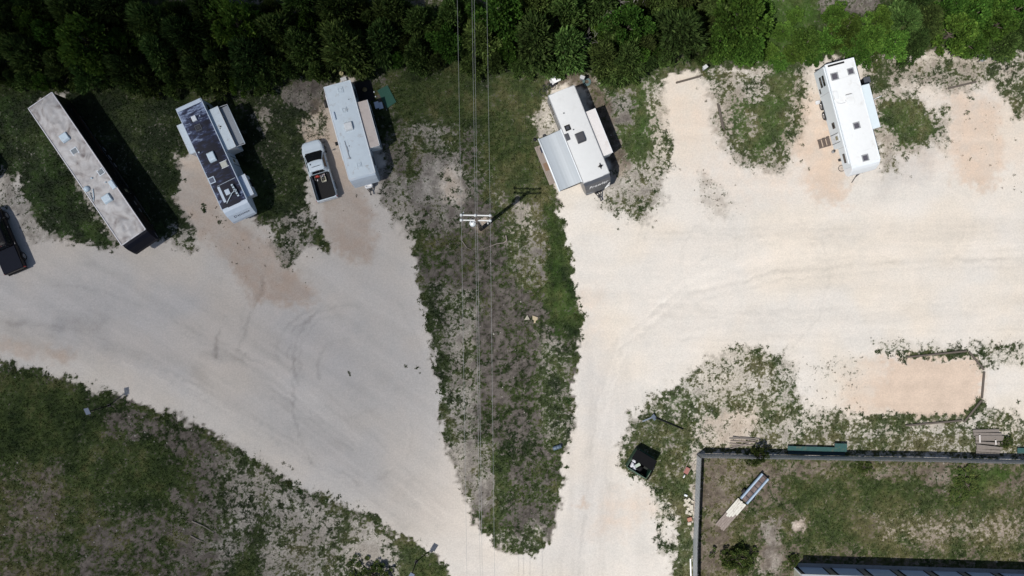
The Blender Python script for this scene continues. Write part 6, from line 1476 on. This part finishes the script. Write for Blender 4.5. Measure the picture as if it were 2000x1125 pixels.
for _ in range(6000):
    x = rt.uniform(-55, 1478); y = rt.uniform(upper(x), lower(x)-12); R = rt.uniform(2.1, 3.1) if _ < 700 else rt.uniform(.9, 1.9)
    if y+R*21 > lower(x)+14:
        if _ < 700: continue
        R = max(.9, (lower(x)+14-y)/21)
    if all((x-a)**2+(y-b)**2 > (0.66*(R+c)*21*.80)**2 for a,b,c in placed):
        placed.append((x,y,R))
for x,y,R in placed:
    g = 'd' if (rt.random() < .16 or (840 < x < 900 and 20 < y < 120 and rt.random() < .5) or (955 < x < 1010 and rt.random() < .7) or (1400 < x and rt.random() < .75)) else 'j'
    put_tree(x, y-(8 if R > 2 else 0), R*(1.25 if R < 2 else 1.08), R*rt.uniform(1.6,2.3)+.8, g)
for x,y,R,h in ((1225,112,2.8,4.6),(1195,70,2.3,4.2),(1260,90,2.0,4.0)): put_tree(x,y,R,h,'j')
for x,y in ((1197,14),(1236,8),(1150,85)): put_tree(x,y,1.9,4.2,'x')
for x,y,R,h,k in ((1435,85,2.3,2.2,'d'),(1480,60,1.7,1.8,'d'),(1400,95,1.8,2.4,'d'),(1455,30,1.8,2.6,'d'),(1405,30,2.2,3.6,'j'),(1350,60,2.2,3.8,'j'),(1575,85,2.0,1.7,'d'),(1620,75,2.0,2.2,'d'),(1650,60,2.1,2.8,'d'),(1700,70,2.2,3.0,'d'),(1675,100,1.8,2.2,'d'),(1720,40,1.6,2.6,'d'),(1635,30,1.6,2.2,'d'),(1770,40,2.4,3.6,'j'),(1790,80,2.2,3.0,'j'),(1815,30,2.2,3.4,'j'),(1745,85,1.9,2.6,'d'),(1870,60,2.6,4.0,'d'),(1900,30,2.4,4.2,'d'),(1895,85,2.0,3.0,'d'),(1850,20,2.0,3.5,'d'),(1945,50,2.3,3.8,'d'),(1965,85,2.0,3.2,'j'),(1990,60,2.1,3.6,'j'),(2020,40,2.3,3.8,'j'),(1985,20,2.2,3.6,'d'),(1930,5,2.2,3.8,'d'),(1800,-10,2.2,3.6,'j'),(1500,100,1.4,1.2,'d'),(1545,105,1.5,1.2,'d'),(1528,62,1.3,1.0,'d'),(1565,98,1.4,1.1,'d'),(1520,118,1.3,.9,'d'),(1585,112,1.2,.9,'d'),(1490,20,1.5,1.6,'d'),(1555,30,1.1,.8,'d')): put_tree(x,y,R,h,k)
plant_trees()
# single shrubs
tree('shrub', 'large ragged green shrub in the yard beside the left fence', None, 1438, 1092, 1.75, 1.6, 's', 'shrub')
tree('shrub', 'green shrub leaning over the fence beside the plank pile', None, 1482, 890, 1.15, 2.3, 's', 'shrub')
tree('shrub', 'low green-yellow shrub inside the fence at far right', None, 1887, 945, 1.9, .45, 's', 'shrub')
tree('shrub', 'dark shrub cut by the bottom edge beside the gravel road', None, 728, 1124, 2.1, 1.2, 's', 'shrub')
tree('shrub', 'small bright shrub growing outside the fence beside the board stack', None, 1966, 864, .75, .6, 's', 'shrub')
tree('shrub', 'small leafy shrub at the corner of the storage building', None, 1549, 1096, .8, .7, 's', 'shrub')
tree('shrub', 'low leafy bush right of the white trailer rear', None, 1697, 108, 1.2, 1.2, 's', 'shrub')
tree('shrub', 'low weed bush against the fence inside the yard middle', None, 1690, 912, .9, .6, 's', 'shrub')
# ------------------------------------------------------------------ the cloud that shades the left of the place
def make_cloud():
    alt = 420.0; off = -ldir*(alt/-ldir.z)*-1.0
    sh = Vector((-ldir.x/ldir.z*alt*-1, -ldir.y/ldir.z*alt*-1, 0))   # where the sun ray through (0,0,0) crosses the cloud height
    toS = -ldir; s = alt/toS.z; ox, oy = toS.x*s, toS.y*s
    xs = np.arange(-190, 24, 2.5); ys = np.arange(-120, 150, 2.5)
    X, Y = np.meshgrid(xs, ys)
    edge = -6.0+np.where(Y < 0, Y*0.10, Y*0.02)+ (fbm(X/14+5, Y/14, 4, 3)-0.5)*14+14.0*sstep(-10, -30, Y)*-0.35
    d = edge+9-X
    t = sstep(0, 17, d)*sstep(-118, -70, Y)*sstep(148, 90, Y)*sstep(-188, -130, X)
    th = t*(10.2*(0.82+0.36*fbm(X/22, Y/22, 4, 5))+36.0*sstep(16, 25, Y)*sstep(-14, -34, X))
    keepv = th > 0.02
    idx = np.arange(X.size).reshape(X.shape)
    top = np.stack([X+ox, Y+oy, alt+th*0.72], -1).reshape(-1, 3); bot = np.stack([X+ox, Y+oy, alt-th*0.28], -1).reshape(-1, 3)
    ny, nx = X.shape
    q = np.stack([idx[:-1,:-1], idx[:-1,1:], idx[1:,1:], idx[1:,:-1]], -1).reshape(-1, 4)
    n = X.size
    ring = np.concatenate([idx[0,:-1], idx[:-1,-1], idx[-1,:0:-1], idx[:0:-1,0]]); r2 = np.roll(ring, -1)
    side = np.stack([ring+n, r2+n, r2, ring], -1)
    top[:, 2] += 0.02; bot[:, 2] -= 0.02
    F = np.concatenate([q, q[:, ::-1]+n, side])
    me = raw_mesh('cloud', np.concatenate([top, bot]), F, smooth=True)
    m = bpy.data.materials.new('cloud_vapour'); m.use_nodes = True; t_ = m.node_tree; t_.nodes.clear()
    o_ = t_.nodes.new('ShaderNodeOutputMaterial'); v_ = t_.nodes.new('ShaderNodeVolumePrincipled')
    v_.inputs['Density'].default_value = 0.062; v_.inputs['Color'].default_value = (1, 1, 1, 1); v_.inputs['Anisotropy'].default_value = 0.6
    t_.links.new(v_.outputs[0], o_.inputs['Volume'])
    o = link('cloud', me, None, m); o['kind'] = 'structure'
make_cloud()
